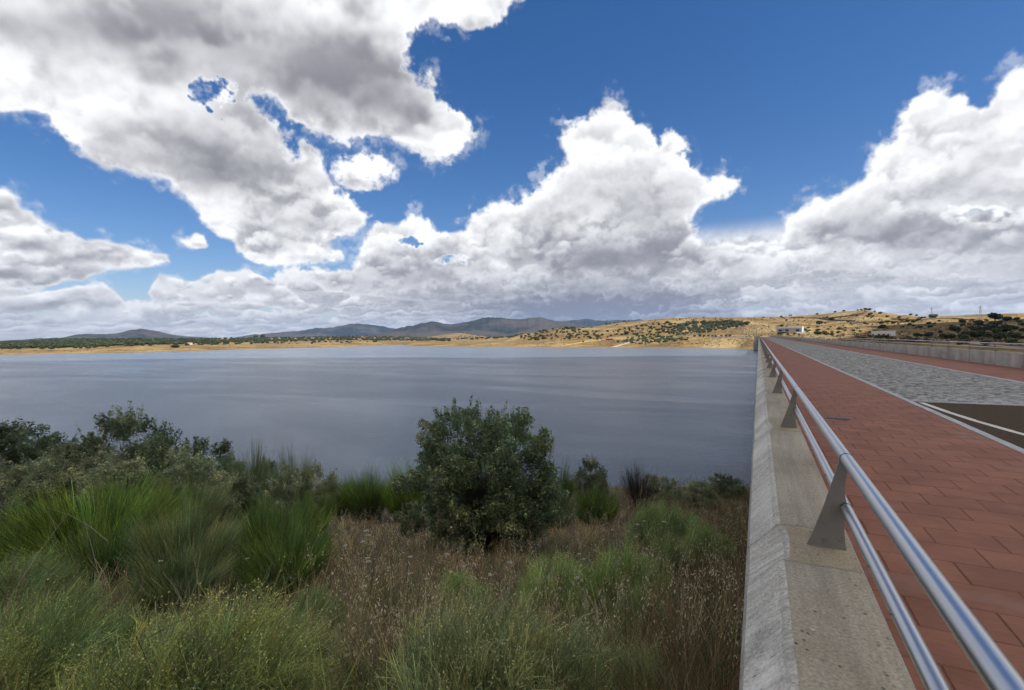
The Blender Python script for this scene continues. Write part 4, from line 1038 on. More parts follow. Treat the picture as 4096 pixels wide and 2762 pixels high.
bush(2, 420, 820, 1810, 2090, 'light olive green bush under the twiggy left bush')
bush(2, 650, 960, 1880, 2080, 'small pale green bush between brooms and dark oak bush')
bush(2, 1080, 1340, 1870, 2070, 'light green leafy bush left of the big oak with grass before it')
bush(1, 1590, 1760, 2010, 2140, 'low outlying leafy clump at the left foot of the big oak')
bush(1, 2290, 2440, 1845, 2030, 'slender young oak between the big oak and the dead broom')
bush(2, 2560, 2720, 1900, 2000, 'pale low bush behind the dry grass near the parapet')
bush(2, 2700, 2860, 1925, 2030, 'olive tinged low bush close to the parapet and the water')
bush(1, 2830, 2975, 1905, 1990, 'small dark bush touching the parapet at the shore')
bush(1, 1000, 1140, 1840, 2030, 'dark leafy bush tucked under the feathery broom')

# brooms
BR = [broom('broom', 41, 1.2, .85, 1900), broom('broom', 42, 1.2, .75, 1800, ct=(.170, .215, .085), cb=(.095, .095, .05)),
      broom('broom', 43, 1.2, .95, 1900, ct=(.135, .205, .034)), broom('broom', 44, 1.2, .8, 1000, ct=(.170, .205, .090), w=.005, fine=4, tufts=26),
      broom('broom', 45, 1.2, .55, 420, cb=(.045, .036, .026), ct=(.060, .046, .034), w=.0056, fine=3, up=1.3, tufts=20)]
GBR = 'green broom bushes on the bank'
def brm(kind, px0, px1, ytop, ybase, label, group=GBR, wf=1.):
    at_spot('broom_bush', (px0+px1)/2, ytop, ybase, label, 'bush', group, [BR[kind]], 1.07, lambda r: width_m(r, px0, px1)/2*wf/.85, tilt=.05)
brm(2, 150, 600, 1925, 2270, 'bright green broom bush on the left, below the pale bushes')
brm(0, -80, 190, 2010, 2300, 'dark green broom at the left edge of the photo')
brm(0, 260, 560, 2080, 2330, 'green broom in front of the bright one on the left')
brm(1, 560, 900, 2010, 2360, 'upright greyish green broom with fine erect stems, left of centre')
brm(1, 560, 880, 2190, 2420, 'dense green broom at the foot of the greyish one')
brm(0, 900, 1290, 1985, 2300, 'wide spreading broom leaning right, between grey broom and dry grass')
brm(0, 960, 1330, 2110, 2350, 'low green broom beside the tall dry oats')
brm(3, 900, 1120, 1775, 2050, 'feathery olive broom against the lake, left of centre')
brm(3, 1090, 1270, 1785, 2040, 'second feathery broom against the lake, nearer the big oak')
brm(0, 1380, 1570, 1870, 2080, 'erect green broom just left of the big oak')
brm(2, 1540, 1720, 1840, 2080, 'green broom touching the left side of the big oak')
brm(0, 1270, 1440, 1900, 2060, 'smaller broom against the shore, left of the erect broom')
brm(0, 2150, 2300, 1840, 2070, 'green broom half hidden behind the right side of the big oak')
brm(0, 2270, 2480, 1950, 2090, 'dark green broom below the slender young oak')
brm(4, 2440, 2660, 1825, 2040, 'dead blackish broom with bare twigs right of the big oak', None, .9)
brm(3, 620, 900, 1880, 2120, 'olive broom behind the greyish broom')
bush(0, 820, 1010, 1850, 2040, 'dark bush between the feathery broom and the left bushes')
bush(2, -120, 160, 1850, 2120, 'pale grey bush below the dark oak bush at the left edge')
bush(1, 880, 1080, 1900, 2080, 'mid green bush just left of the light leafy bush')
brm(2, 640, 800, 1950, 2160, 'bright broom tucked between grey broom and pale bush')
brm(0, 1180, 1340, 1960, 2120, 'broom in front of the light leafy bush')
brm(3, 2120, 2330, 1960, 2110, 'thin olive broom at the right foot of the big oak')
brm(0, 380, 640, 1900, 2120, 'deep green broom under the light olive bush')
# flowering mounds close to the camera
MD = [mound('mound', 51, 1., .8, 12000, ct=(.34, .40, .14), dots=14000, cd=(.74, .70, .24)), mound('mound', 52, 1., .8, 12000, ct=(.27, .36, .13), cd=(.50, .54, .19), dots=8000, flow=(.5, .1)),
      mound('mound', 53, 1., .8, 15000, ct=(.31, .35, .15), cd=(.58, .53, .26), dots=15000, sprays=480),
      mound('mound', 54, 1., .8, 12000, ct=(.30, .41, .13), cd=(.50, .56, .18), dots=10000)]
GM = 'round mounds of thin-stemmed herbs on the bank'
def mnd(kind, px0, px1, ytop, ybase, label, wf=1., ey=.9):
    o = at_spot('herb_mound', (px0+px1)/2, ytop, ybase, label, 'plant', GM, [MD[kind]], .84, lambda r: width_m(r, px0, px1)/2*wf, rz=math.radians(25)+rnd.uniform(-.3, .3), ey=ey); o.location.z -= .05; return o
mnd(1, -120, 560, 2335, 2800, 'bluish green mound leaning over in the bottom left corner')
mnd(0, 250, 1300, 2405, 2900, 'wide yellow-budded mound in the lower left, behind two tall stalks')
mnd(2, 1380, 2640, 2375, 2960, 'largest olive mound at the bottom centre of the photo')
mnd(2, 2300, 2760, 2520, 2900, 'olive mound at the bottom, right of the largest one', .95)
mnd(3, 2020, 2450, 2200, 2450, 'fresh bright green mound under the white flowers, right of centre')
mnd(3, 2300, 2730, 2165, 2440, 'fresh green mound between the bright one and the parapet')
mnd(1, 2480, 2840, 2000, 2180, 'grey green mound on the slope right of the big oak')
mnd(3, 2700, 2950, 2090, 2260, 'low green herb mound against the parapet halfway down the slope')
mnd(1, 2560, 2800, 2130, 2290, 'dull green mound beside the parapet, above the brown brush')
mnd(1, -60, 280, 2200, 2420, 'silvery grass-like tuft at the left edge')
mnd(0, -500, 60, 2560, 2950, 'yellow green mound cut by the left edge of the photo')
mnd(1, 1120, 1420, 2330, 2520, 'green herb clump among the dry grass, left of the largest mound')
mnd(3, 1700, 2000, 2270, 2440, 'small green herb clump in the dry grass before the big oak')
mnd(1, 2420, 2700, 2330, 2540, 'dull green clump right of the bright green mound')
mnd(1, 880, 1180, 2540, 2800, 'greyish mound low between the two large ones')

# dry grass, wild oats and undergrowth
def grass_stuff():
    rs = np.random.RandomState(61)
    def field(n, s0, s1, pw=1.):
        az = np.radians(rs.uniform(-80, 1.5, n)); r = s0*(s1/s0)**(rs.rand(n)**pw)
        x = np.sin(az)*r; y = np.cos(az)*r
        m = x < -.10
        for fx, fy, fr in FOOT: m &= (x-fx)**2+(y-fy)**2 > fr*fr
        col = PCX+FPX*np.tan(az+math.radians(27.05))
        m &= (r > 3.9) | ((col > 1180) & (col < 1600)) | (rs.rand(n) < .12)
        return x[m], y[m], r[m]
    g = Geo()
    x, y, r = field(2600, 2.2, 62, .80); nt = len(x); per = 17
    patch = fbm(x/1.6, y/1.6, 4, off=50.)
    gr = rs.rand(nt) < np.clip(.22+.6*patch, .05, .75)
    tc = np.where(gr[:, None], tones(rs, nt, (.155, .190, .060), .35, .2), np.where(rs.rand(nt, 1) < .68, tones(rs, nt, (.62, .465, .24), .3, .1), tones(rs, nt, (.33, .245, .125), .35, .10)))
    tl = rs.normal(0, .26, (nt, 3))*np.array([1, 1, 0])+np.array([.08, 0, 1.]); tH = rs.uniform(.30, .78, nt)*np.clip(1+.3*patch, .6, 1.4)
    k = np.repeat(np.arange(nt), per); n = len(k); sp_ = .035+.012*r[k]**.5
    P = np.stack([x[k]+rs.normal(0, 1, n)*sp_, y[k]+rs.normal(0, 1, n)*sp_, 0*x[k]], -1); P[:, 2] = bank_z(P[:, 0], P[:, 1])-.03
    wd = np.clip(.0048+.00040*r[k], .0045, .020)
    D = unit(tl[k]+rs.normal(0, .17, (n, 3))); L = tH[k]*rs.uniform(.55, 1.1, n); c = tc[k]*np.exp(rs.normal(0, .2, (n, 1)))
    ok = P[:, 0] < -.09
    P, D, L, c, wd = P[ok], D[ok], L[ok], c[ok], wd[ok]; n = len(P)
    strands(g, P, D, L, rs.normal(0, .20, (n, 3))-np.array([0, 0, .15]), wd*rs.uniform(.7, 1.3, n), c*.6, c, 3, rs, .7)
    grass = link('dry_grass', g.mesh('dry_grass')); grass['kind'] = 'stuff'; grass['label'] = 'straw coloured dry grass between the bushes'
    # tall grass that fringes the shore
    g = Geo(); n = 9000; az = np.radians(rs.uniform(-60, -.2, n)); r = rs.uniform(26, 52, n); x = np.sin(az)*r; y = np.cos(az)*r; P = np.stack([x, y, bank_z(x, y)-.05], -1)
    pt_ = fbm(x/4., y/4., 3, off=33.)[:, None]; c = np.where(rs.rand(n, 1) < .5+.7*pt_, tones(rs, n, (.15, .175, .075), .3, .15), tones(rs, n, (.30, .22, .12), .3, .1))
    strands(g, P, unit(rs.normal(0, .22, (n, 3))+np.array([0, 0, 1.])), rs.uniform(.5, 1.25, n)*(1+.5*pt_[:, 0]), rs.normal(0, .15, (n, 3)), .022*rs.uniform(.6, 1.3, n), c*.6, c, 3, rs, .7)
    sh = link('shore_grass', g.mesh('shore_grass')); sh['kind'] = 'stuff'; sh['label'] = 'tall mixed grass along the near shore'
    g = Geo(); x, y, r = field(30000, 2.2, 60, .85); n = len(x); P = np.stack([x, y, bank_z(x, y)-.03], -1)
    D = unit(rs.normal(0, .55, (n, 3))+np.array([0, 0, .7])); L = rs.uniform(.08, .34, n)
    patch = fbm(x/2.3, y/2.3, 4, off=90.)[:, None]
    c = np.where(rs.rand(n, 1) < .68+.6*patch, tones(rs, n, (.125, .165, .052), .35, .2), tones(rs, n, (.165, .118, .065), .35, .12))
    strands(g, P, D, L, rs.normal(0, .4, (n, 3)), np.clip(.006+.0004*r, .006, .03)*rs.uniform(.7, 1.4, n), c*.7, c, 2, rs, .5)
    und = link('undergrowth', g.mesh('undergrowth')); und['kind'] = 'stuff'
    # matted brown brush along the parapet, on the right
    g = Geo(); n = 16000; yy = 2.0*(50/2.0)**(rs.rand(n)**.9); xx = -.09-np.abs(rs.normal(0, .17, n))*yy*.55-rs.rand(n)*.25; P = np.stack([xx, yy, bank_z(xx, yy)-.02+rs.rand(n)*.12], -1)
    D = unit(rs.normal(0, .7, (n, 3))+np.array([0, 0, .55])); c = tones(rs, n, (.215, .135, .068), .45, .15)
    gg = rs.rand(n, 1) < .30; c = np.where(gg, tones(rs, n, (.12, .14, .055), .35), c)
    strands(g, P, D, rs.uniform(.15, .55, n), rs.normal(0, .45, (n, 3)), np.clip(.0035+.00025*yy, 0, .012)*rs.uniform(.7, 1.3, n), c*.7, c, 3, rs, .6)
    br = link('dry_brush', g.mesh('dry_brush')); br['kind'] = 'stuff'; br['label'] = 'tangled reddish brown dry brush beside the parapet'
    # wild oats: tall pale stalks with hanging spikelets
    g = Geo(); n = 1000; az = np.radians(np.where(rs.rand(n) < .62, rs.uniform(-50, -20, n), rs.uniform(-20, -1.5, n))); r = 3.3*(30/3.3)**rs.rand(n); x = np.sin(az)*r; y = np.cos(az)*r
    ok = x < -.12; x, y, r = x[ok], y[ok], r[ok]; n = len(x); P = np.stack([x, y, bank_z(x, y)], -1)
    D = unit(rs.normal(0, .20, (n, 3))+np.array([.1, 0, 1.])); L = rs.uniform(.55, 1.1, n); B = rs.normal(0, .10, (n, 3))-np.array([0, 0, .08])
    c = tones(rs, n, (.42, .32, .17), .2, .06); strands(g, P, D, L, B, np.clip(.0032+.00028*r, 0, .011), c*.8, c, 4, rs, .6)
    k = 11; idx = np.repeat(np.arange(n), k); t = rs.uniform(.66, 1.02, n*k)[:, None]
    p = P[idx]+D[idx]*(L[idx][:, None]*t)+B[idx]*(L[idx][:, None]*t*t)+rs.normal(0, .028, (n*k, 3))
    sz = np.clip(1+.05*r[idx], 1, 2.2)[:, None]
    u = unit(np.array([0, 0, -1.])+rs.normal(0, .45, (n*k, 3)))*.012*sz; v = unit(np.cross(u, rs.normal(0, 1, (n*k, 3))))*.007*sz
    quads(g, p, u, v, tones(rs, n*k, (.60, .52, .36), .18))
    oats = link('wild_oats', g.mesh('wild_oats')); oats['kind'] = 'stuff'; oats['label'] = 'pale wild oats with hanging spikelets'
grass_stuff()
def dead_twigs():
    rs = np.random.RandomState(64); g = Geo(); n = 420
    az = np.radians(rs.uniform(-76, -3, n)); r = 3.2*(34/3.2)**rs.rand(n); x = np.sin(az)*r; y = np.cos(az)*r; ok = x < -.3; x, y, r = x[ok], y[ok], r[ok]; n = len(x)
    P = np.stack([x, y, bank_z(x, y)], -1); D = unit(rs.normal(0, .45, (n, 3))+np.array([0, 0, 1.])); L = rs.uniform(.4, 1.15, n); B = rs.normal(0, .18, (n, 3)); w = np.clip(.006+.0003*r, 0, .014)
    c = np.where(rs.rand(n, 1) < .5, tones(rs, n, (.20, .17, .13), .3), tones(rs, n, (.07, .055, .042), .3)); strands(g, P, D, L, B, w, c, c, 5, rs, .7)
    for q in range(5):
        t = rs.uniform(.3, .95, (n, 1)); p = P+D*(L[:, None]*t)+B*(L[:, None]*t*t)
        strands(g, p, unit(D+rs.normal(0, .55, (n, 3))), L*rs.uniform(.15, .4, n), rs.normal(0, .2, (n, 3)), w*.6, c, c, 3, rs, .6)
    o = link('dead_twigs', g.mesh('dead_twigs')); o['kind'] = 'stuff'; o['label'] = 'bare grey and brown twigs among the bushes'
dead_twigs()
# wild carrots: white umbels, and old dry ones curled like nests
def umbel(seed, dry):
    rs = np.random.RandomState(seed); gs = Geo(); gu = Geo()
    H = .55; top = np.array([.03, 0, H])
    sc_ = tones(rs, 1, (.20, .15, .08) if dry else (.10, .13, .05), .1)
    strands(gs, np.zeros((1, 3)), unit(top[None]), np.array([H]), np.array([[.02, 0, 0]]), np.array([.005]), sc_, sc_, 5, rs, .3)
    n = 26; a = rs.uniform(0, 6.28, n); q = np.sqrt(rs.rand(n)); tops = top+np.array([.02, 0, 0])
    if dry: e = np.stack([np.cos(a)*(.018+.028*q), np.sin(a)*(.018+.028*q), .045-.02*q+rs.normal(0, .004, n)], -1)
    else: e = np.stack([np.cos(a)*.040*q, np.sin(a)*.040*q, .030-.008*q*q+rs.normal(0, .002, n)], -1)
    dv = unit(e); ln = np.linalg.norm(e, axis=1); c = np.repeat(sc_*1.3, n, 0)
    strands(gs, np.repeat(tops[None], n, 0), dv, ln, np.zeros((n, 3)), np.full(n, .0022), c, c, 2, rs, .2)
    m = 6; idx = np.repeat(np.arange(n), m); p = tops+e[idx]+rs.normal(0, .0045, (n*m, 3))*np.array([1, 1, .5])
    u = unit(rs.normal(0, 1, (n*m, 3))*np.array([1, 1, .3]))*.0050; v = unit(np.cross(u, np.array([[0, 0, 1.]])+rs.normal(0, .3, (n*m, 3))))*.0085
    quads(gu, p, u, v, tones(rs, n*m, (.36, .25, .12) if dry else (.70, .68, .60), .12 if dry else .05))
    return gs.mesh('stem'), gu.mesh('umbel')
CW, CDRY = umbel(71, False), umbel(72, True)
CARROT = [(1458, 2131), (1476, 2154), (1468, 2172), (1814, 2112), (1501, 2243), (1456, 2260), (1551, 2274), (2015, 2260), (1775, 2223), (2362, 2210), (2340, 2205), (2356, 2253), (2502, 2134), (2591, 2103), (2580, 2110), (1686, 2555), (1483, 2586), (766, 2628), (766, 2679), (1012, 2245), (2308, 2312), (1712, 2327), (1447, 2360), (1850, 2262), (1930, 2296), (2450, 2128), (2560, 2150), (1420, 2100), (1395, 2176), (980, 2100), (640, 2260), (1490, 2310), (2640, 2098), (1622, 2240)]
DRYC = [(2416, 2242), (2459, 2242), (2382, 2272), (2254, 2327), (2429, 2341), (2586, 2411), (2532, 2403), (2495, 2341), (1740, 2240), (1742, 2300), (1995, 2256), (1530, 2490)]
near_words = ['among the dry grass left of the big oak']
CARROT_OBJ = []; DRY_OBJ = []
for i, (px, py) in enumerate(CARROT):
    x, y, z, r, h = find_spot(px, py-8, py+150)
    big = px == 1686
    e = empty('wild_carrot', (x, y, z), 'largest white flower head, above the olive mound at the bottom centre' if big else 'small flat white flower head of wild carrot on a thin stem among the grass', 'flower', 'wild carrots with white flower heads')
    k = (1.1 if big else .52+.33*rnd.rand())*(1+.03*r); e.scale = (k, k, h/.58); e.rotation_euler = (rnd.normal(0, .1), rnd.normal(0, .1), rnd.uniform(0, 6.28))
    link('stem', CW[0], e); link('umbel', CW[1], e)
    if not big: CARROT_OBJ.append((e, px, py))
for i, (px, py) in enumerate(DRYC):
    x, y, z, r, h = find_spot(px, py-10, py+140)
    e = empty('dried_umbel', (x, y, z), 'dry brown curled seed head of wild carrot on a thin stem', 'flower', 'dried wild carrot seed heads')
    k = (1.2 if i in (0, 5) else .85)*(1+.05*r); e.scale = (k, k, h/.58); e.rotation_euler = (rnd.normal(0, .1), rnd.normal(0, .1), rnd.uniform(0, 6.28))
    link('stem', CDRY[0], e); link('umbel', CDRY[1], e); DRY_OBJ.append((e, px, py))
ORD = ['nearest', 'second nearest', 'third nearest', 'fourth nearest', 'fifth nearest', 'sixth nearest', 'seventh nearest', 'eighth nearest', 'ninth nearest', 'tenth nearest', 'eleventh nearest', 'twelfth nearest', 'thirteenth nearest', 'fourteenth nearest', 'fifteenth nearest', 'sixteenth nearest', 'seventeenth nearest', 'eighteenth nearest', 'nineteenth nearest', 'twentieth nearest', 'twenty-first nearest', 'twenty-second nearest', 'twenty-third nearest', 'twenty-fourth nearest', 'twenty-fifth nearest', 'twenty-sixth nearest', 'twenty-seventh nearest', 'twenty-eighth nearest', 'twenty-ninth nearest', 'thirtieth nearest']
def name_apart(items, what, marks, fmt='{w}, {o} to {m}, {s}'):
    """tell alike things apart by the nearest landmark, the side they lie on and their rank there"""
    bk = {}
    for o, px, py in items:
        m, mx, my = min(marks, key=lambda q: (q[1]-px)**2+(q[2]-py)**2*2.2)
        dx, dy = px-mx, (py-my)*1.5
        side = 'on its right' if dx > 2.2*abs(dy) else 'on its left' if -dx > 2.2*abs(dy) else 'above it' if -dy > 2.2*abs(dx) else 'below it' if dy > 2.2*abs(dx) else ('upper' if dy < 0 else 'lower')+(' right of it' if dx > 0 else ' left of it')
        bk.setdefault((m, side), []).append((math.hypot(dx, dy), o))
    for (m, side), l in bk.items():
        l.sort(key=lambda q: q[0])
        for i, (_, o) in enumerate(l): o['label'] = fmt.format(w=what(o) if callable(what) else what, o=ORD[min(i, 29)], m=m, s=side)
FMARK = [('the big oak', 1950, 1950), ('the bright green mound', 2250, 2300), ('the largest olive mound', 2000, 2550), ('the greyish broom', 730, 2150), ('the yellow-budded mound', 780, 2600), ('the tall dry grass', 1430, 2250), ('the dead broom', 2550, 1950)]
name_apart(CARROT_OBJ, 'white wild carrot head', FMARK)
name_apart(DRY_OBJ, 'dry brown carrot head', FMARK)
# thin tall stalks
def stalk(seed, H, c):
    rs = np.random.RandomState(seed); g = Geo(); n = 1
    P = np.zeros((1, 3)); D = unit(np.array([[.06, .02, 1.]])); B = np.array([[.06, .0, 0.]])
    cc = np.array([c]); strands(g, P, D, np.array([H]), B, np.array([.007]), cc, cc*1.1, 6, rs, .55)
    n = 9; t = rs.uniform(.3, .98, (n, 1)); p = P+D*H*t+B*H*t*t
    strands(g, p, unit(rs.normal(0, .6, (n, 3))+np.array([0, 0, .9])), rs.uniform(.03, .12, n), rs.normal(0, .1, (n, 3)), np.full(n, .004), np.repeat(cc, n, 0), np.repeat(cc, n, 0)*1.2, 2, rs, .4)
    return g.mesh('stalk')
for i, (px, py, yb, c, lab) in enumerate([(655, 2235, 2600, (.13, .17, .085), 'tall thin green stalk before the lower left mound'), (757, 2200, 2600, (.13, .17, .085), 'tallest thin green stalk, right of its neighbour, lower left'), (850, 2290, 2560, (.13, .17, .085), 'short slanting green stalk right of the tall ones, lower left'), (720, 2300, 2560, (.12, .15, .08), 'green stalk between the two tallest, lower left'),
        (345, 2105, 2330, (.22, .17, .10), 'pale dry stalk in front of the bright green broom'), (1300, 1885, 2120, (.20, .15, .09), 'brown dry stalk with a round head left of the pale bush'), (1170, 1960, 2200, (.33, .25, .13), 'straw coloured leaning stalk left of centre')]):
    at_spot('weed_stalk', px, py, yb, lab, 'plant', 'tall thin stalks on the bank', [stalk(80+i, 1., c)], 1., lambda r: 1., tilt=.05)

# ------------------------------------------------------------------ far shore: trees, buildings, walls, poles
def tree_mesh(seed, c, kind='oak', joined=True):
    rs = np.random.RandomState(seed); g = Geo()
    lobes = [(np.array([0, 0, .50]), np.array([.36, .36, .30]))]
    for i in range(6 if kind == 'oak' else 3):
        a = rs.uniform(0, 6.28); q = rs.uniform(.12, .26)
        lobes.append((np.array([math.cos(a)*q, math.sin(a)*q, rs.uniform(.34, .62)]), rs.uniform(.16, .26)*np.array([1, 1, .85])))
    if kind == 'slim': lobes = [(np.array([0, 0, .5]), np.array([.09, .09, .52]))]
    for ctr, rad in lobes:
        n = 46 if kind != 'slim' else 120
        d = sphere_dirs(rs, n, -.75); p = ctr+d*rad*rs.uniform(.72, 1.06, (n, 1)); p[:, 2] = np.maximum(p[:, 2], .10 if kind != 'slim' else .03)
        nr = unit(d+rs.normal(0, .45, (n, 3))); u = unit(np.cross(nr, rs.normal(0, 1, (n, 3)))); v = np.cross(nr, u); s = .085 if kind != 'slim' else .05
        quads(g, p, u*s, v*s*1.3, tones(rs, n, c, .32, .10))
    bm = bmesh.new()
    for ctr, rad in lobes:
        r = bmesh.ops.create_icosphere(bm, subdivisions=1, radius=1.)
        for v in r['verts']: v.co = Vector(ctr)+Vector([v.co[i]*rad[i]*.86 for i in range(3)])
    bm.verts.ensure_lookup_table(); bm.faces.ensure_lookup_table()
    V = np.array([v.co[:] for v in bm.verts]); F = np.array([[v.index for v in f.verts] for f in bm.faces], np.int32); bm.free()
    g.put(V, tones(rs, len(V), tuple(np.array(c)*.8), .2), T=F)
    if kind != 'slim':
        a = np.linspace(0, 2*np.pi, 6)[:-1]; V = np.concatenate([np.stack([.035*np.cos(a), .035*np.sin(a), 0*a-.08], -1), np.stack([.03*np.cos(a), .03*np.sin(a), 0*a+.38], -1)])
        Q = np.array([[i, (i+1) % 5, 5+(i+1) % 5, 5+i] for i in range(5)], np.int32); g.put(V, np.repeat([[.06, .05, .04]], 10, 0), Q=Q)
    return g, g.mesh('tree', MAT['tree'])
OAKC = [(.040, .055, .023), (.052, .066, .028), (.036, .050, .022), (.062, .074, .034)]
OAKS = [tree_mesh(100+i, OAKC[i]) for i in range(4)]
OLIVES = [tree_mesh(110+i, (.074, .094, .054)) for i in range(3)]
BRIGHT = [tree_mesh(120+i, (.060, .105, .022)) for i in range(2)]
SLIM = [tree_mesh(125, (.030, .055, .020), 'slim')]
SPEC = []           # x, y, z, width, height, mesh list, label, group
rt = np.random.RandomState(77)
def plant_tree(px, py, wpx, lst, label, group, hk=.85, rmin=200):
    s = sight(px, py, rmin) or sight(px, py+1.5, rmin) or sight(px, py+3, rmin) or sight(px, py+5, rmin)
    if s is None: return
    x, y, z, r = s
    w = wpx*r/FPX; SPEC.append((wpx, x, y, z-.1*w, w, w*hk, lst, label, group))
G_OAK = 'evergreen oaks scattered over the dry hills'
L_SUN = 'dark evergreen oak on the sunlit dry hillside beyond the dam'
L_SH = 'dark bushy oak on the shaded slope beyond the right railing'
L_SKY = 'small oak standing on the skyline of the dry hill'
L_OLI = 'grey green olive tree on the slope left of the far dam end'
L_LSH = 'oak at the edge of the wood on the far left shore'
def crop(ox, oy, s, lst, label):
    for X, Y, Wd in lst: plant_tree(ox+X*s, oy+Y*s, Wd*s, OAKS, label, G_OAK)
crop(3100, 1240, .129, [(360, 355, 100), (580, 370, 65), (715, 475, 70), (1380, 475, 200), (1550, 440, 85), (1315, 560, 90), (1040, 585, 90), (1330, 670, 130), (1720, 555, 70), (1650, 620, 90), (1990, 640, 150), (1965, 735, 120), (2170, 670, 100), (2090, 620, 70), (2185, 580, 80), (1510, 700, 80), (1580, 720, 90), (1760, 725, 110), (1310, 800, 220), (1560, 800, 180), (1770, 810, 150), (405, 785, 105), (610, 785, 110), (750, 790, 70), (1740, 340, 170), (1650, 330, 80), (605, 300, 50), (850, 265, 60), (925, 360, 60), (980, 330, 50), (1115, 360, 40), (2265, 405, 80), (2130, 500, 50), (1510, 285, 90), (1610, 255, 80), (1865, 265, 80), (2025, 260, 60), (740, 345, 60), (240, 270, 60), (300, 280, 50), (1420, 735, 90), (110, 520, 60), (210, 540, 140), (360, 540, 70), (80, 610, 110)], L_SUN)
crop(3400, 1240, .1505, [(540, 155, 120), (465, 205, 95), (575, 220, 60), (610, 190, 70), (190, 185, 65), (805, 118, 95), (995, 200, 80), (1310, 230, 90), (1530, 250, 60), (1825, 295, 105), (1910, 240, 80), (1990, 230, 70), (2200, 240, 150), (990, 360, 115), (845, 395, 130), (1165, 385, 115), (1700, 355, 130), (1590, 425, 110), (1675, 445, 65), (1540, 340, 110), (1335, 290, 80), (1380, 310, 80), (1285, 395, 55), (390, 395, 100), (465, 400, 65), (870, 515, 180), (1000, 520, 80), (185, 510, 60), (80, 585, 95), (265, 600, 85), (510, 620, 75), (660, 585, 80), (645, 640, 70), (1410, 475, 75), (2085, 405, 120), (2140, 490, 110), (2240, 400, 75), (1870, 495, 100), (1775, 495, 70), (1755, 720, 145), (1900, 725, 110), (2100, 740, 200), (1540, 745, 70), (1000, 822, 100), (1110, 830, 80), (1220, 830, 70), (1400, 835, 100), (1510, 850, 90), (1680, 860, 160), (2040, 870, 120), (1830, 220, 50), (770, 285, 45), (20, 370, 60), (200, 350, 60), (600, 400, 50), (950, 770, 120), (820, 760, 120), (540, 735, 90), (700, 745, 100)], L_SUN)
crop(3750, 1240, .1488, [(40, 330, 80), (655, 375, 150), (840, 425, 95), (935, 312, 95), (1310, 312, 80), (1550, 297, 280), (1880, 330, 190), (2130, 295, 120), (2210, 362, 120), (1630, 412, 160), (1110, 452, 230), (1290, 482, 120), (1460, 502, 230), (840, 515, 90), (560, 545, 65), (450, 612, 230), (560, 632, 100), (1060, 637, 270), (1430, 577, 240), (1850, 640, 300), (1600, 650, 200), (80, 642, 120), (600, 702, 90), (770, 702, 200), (170, 782, 190), (390, 792, 200), (660, 812, 200), (1090, 792, 330), (1400, 772, 230), (1640, 822, 220), (1840, 792, 230), (2090, 792, 240), (2280, 792, 120), (270, 902, 120), (1280, 967, 200), (1980, 962, 220), (2210, 977, 130), (800, 912, 150), (600, 960, 120), (2080, 560, 150), (2280, 440, 120), (2300, 610, 150), (1650, 560, 160), (370, 462, 70), (680, 442, 100), (1750, 720, 150), (2000, 690, 140), (960, 560, 110)], L_SH)
# skyline trees
for px, py, w in [(3267.7, 1259, 11), (3341, 1247.5, 11), (3376, 1245, 11), (3462, 1241.5, 15), (3476, 1242.5, 15), (3642, 1262, 12), (3667, 1263, 11), (3431, 1243, 9), (3445, 1241.6, 10), (3500, 1246.5, 9), (3125, 1269.5, 12)]:
    lab = {3267.7: 'lone tree on the skyline above the flat white building', 3462: 'left of the two dark trees crowning the hilltop', 3476: 'right of the two dark trees crowning the hilltop', 3125: 'small round tree on the skyline above the far dam end'}.get(px, L_SKY)
    plant_tree(px, py+1.5, w, OAKS, lab, G_OAK, rmin=1000)
def scatter(poly, n, w0, w1, lst, label, group, rmin=200, k=.85):
    xs = [p[0] for p in poly]; ys = [p[1] for p in poly]; c = 0; t = 0
    while c < n and t < 40*n:
        t += 1; px, py = rt.uniform(min(xs), max(xs)), rt.uniform(min(ys), max(ys))
        if poly_sd(np.array([px]), np.array([py]), poly)[0] < 0: continue
        plant_tree(px, py, rt.uniform(w0, w1), lst, label, group, k, rmin); c += 1
scatter([(2660, 1320), (2740, 1296), (2790, 1288), (2960, 1294), (2985, 1302), (2910, 1318), (2830, 1332), (2740, 1342), (2665, 1345)], 230, 10, 18, OLIVES, 'grey green tree in the dense grove left of the far dam end', 'olives and oaks of the grove')
scatter([(2800, 1290), (2960, 1292), (3000, 1300), (2960, 1312), (2830, 1308)], 60, 12, 20, OAKS, 'dark oak at the top of the dense grove', 'olives and oaks of the grove')
scatter([(2310, 1350), (2330, 1330), (2450, 1322), (2560, 1305), (2660, 1290), (2720, 1300), (2660, 1335), (2560, 1338), (2450, 1350), (2380, 1362)], 120, 6, 17, OAKS, 'dark oak on the tan slope above the red roofed pavilion', G_OAK)
scatter([(2060, 1356), (2150, 1326), (2230, 1316), (2300, 1310), (2330, 1330), (2330, 1356), (2240, 1362), (2120, 1364)], 105, 8, 17, OAKS, 'oak on the rounded knoll left of the pavilion', G_OAK)
scatter([(2460, 1372), (2560, 1352), (2640, 1346), (2755, 1352), (2760, 1366), (2660, 1372), (2560, 1378)], 120, 8, 15, OLIVES, 'olive tree in the lower grove above the far shore', 'olives and oaks of the grove')
scatter([(2400, 1306), (2640, 1276), (2780, 1271), (2990, 1272), (3100, 1271), (3100, 1282), (2900, 1288), (2760, 1283), (2640, 1290)], 60, 4, 8, OAKS, 'tiny dark bush high on the tan hill left of the white building', G_OAK, 900)
for px in (2778, 2800, 2815, 2834, 2850, 2863, 2886, 2905, 2920): plant_tree(px, 1348.5+rt.uniform(-1, 1), rt.uniform(11, 15), OLIVES, 'olive tree in the row along the road left of the far dam end', 'olives in a row by the road', .95, 600)
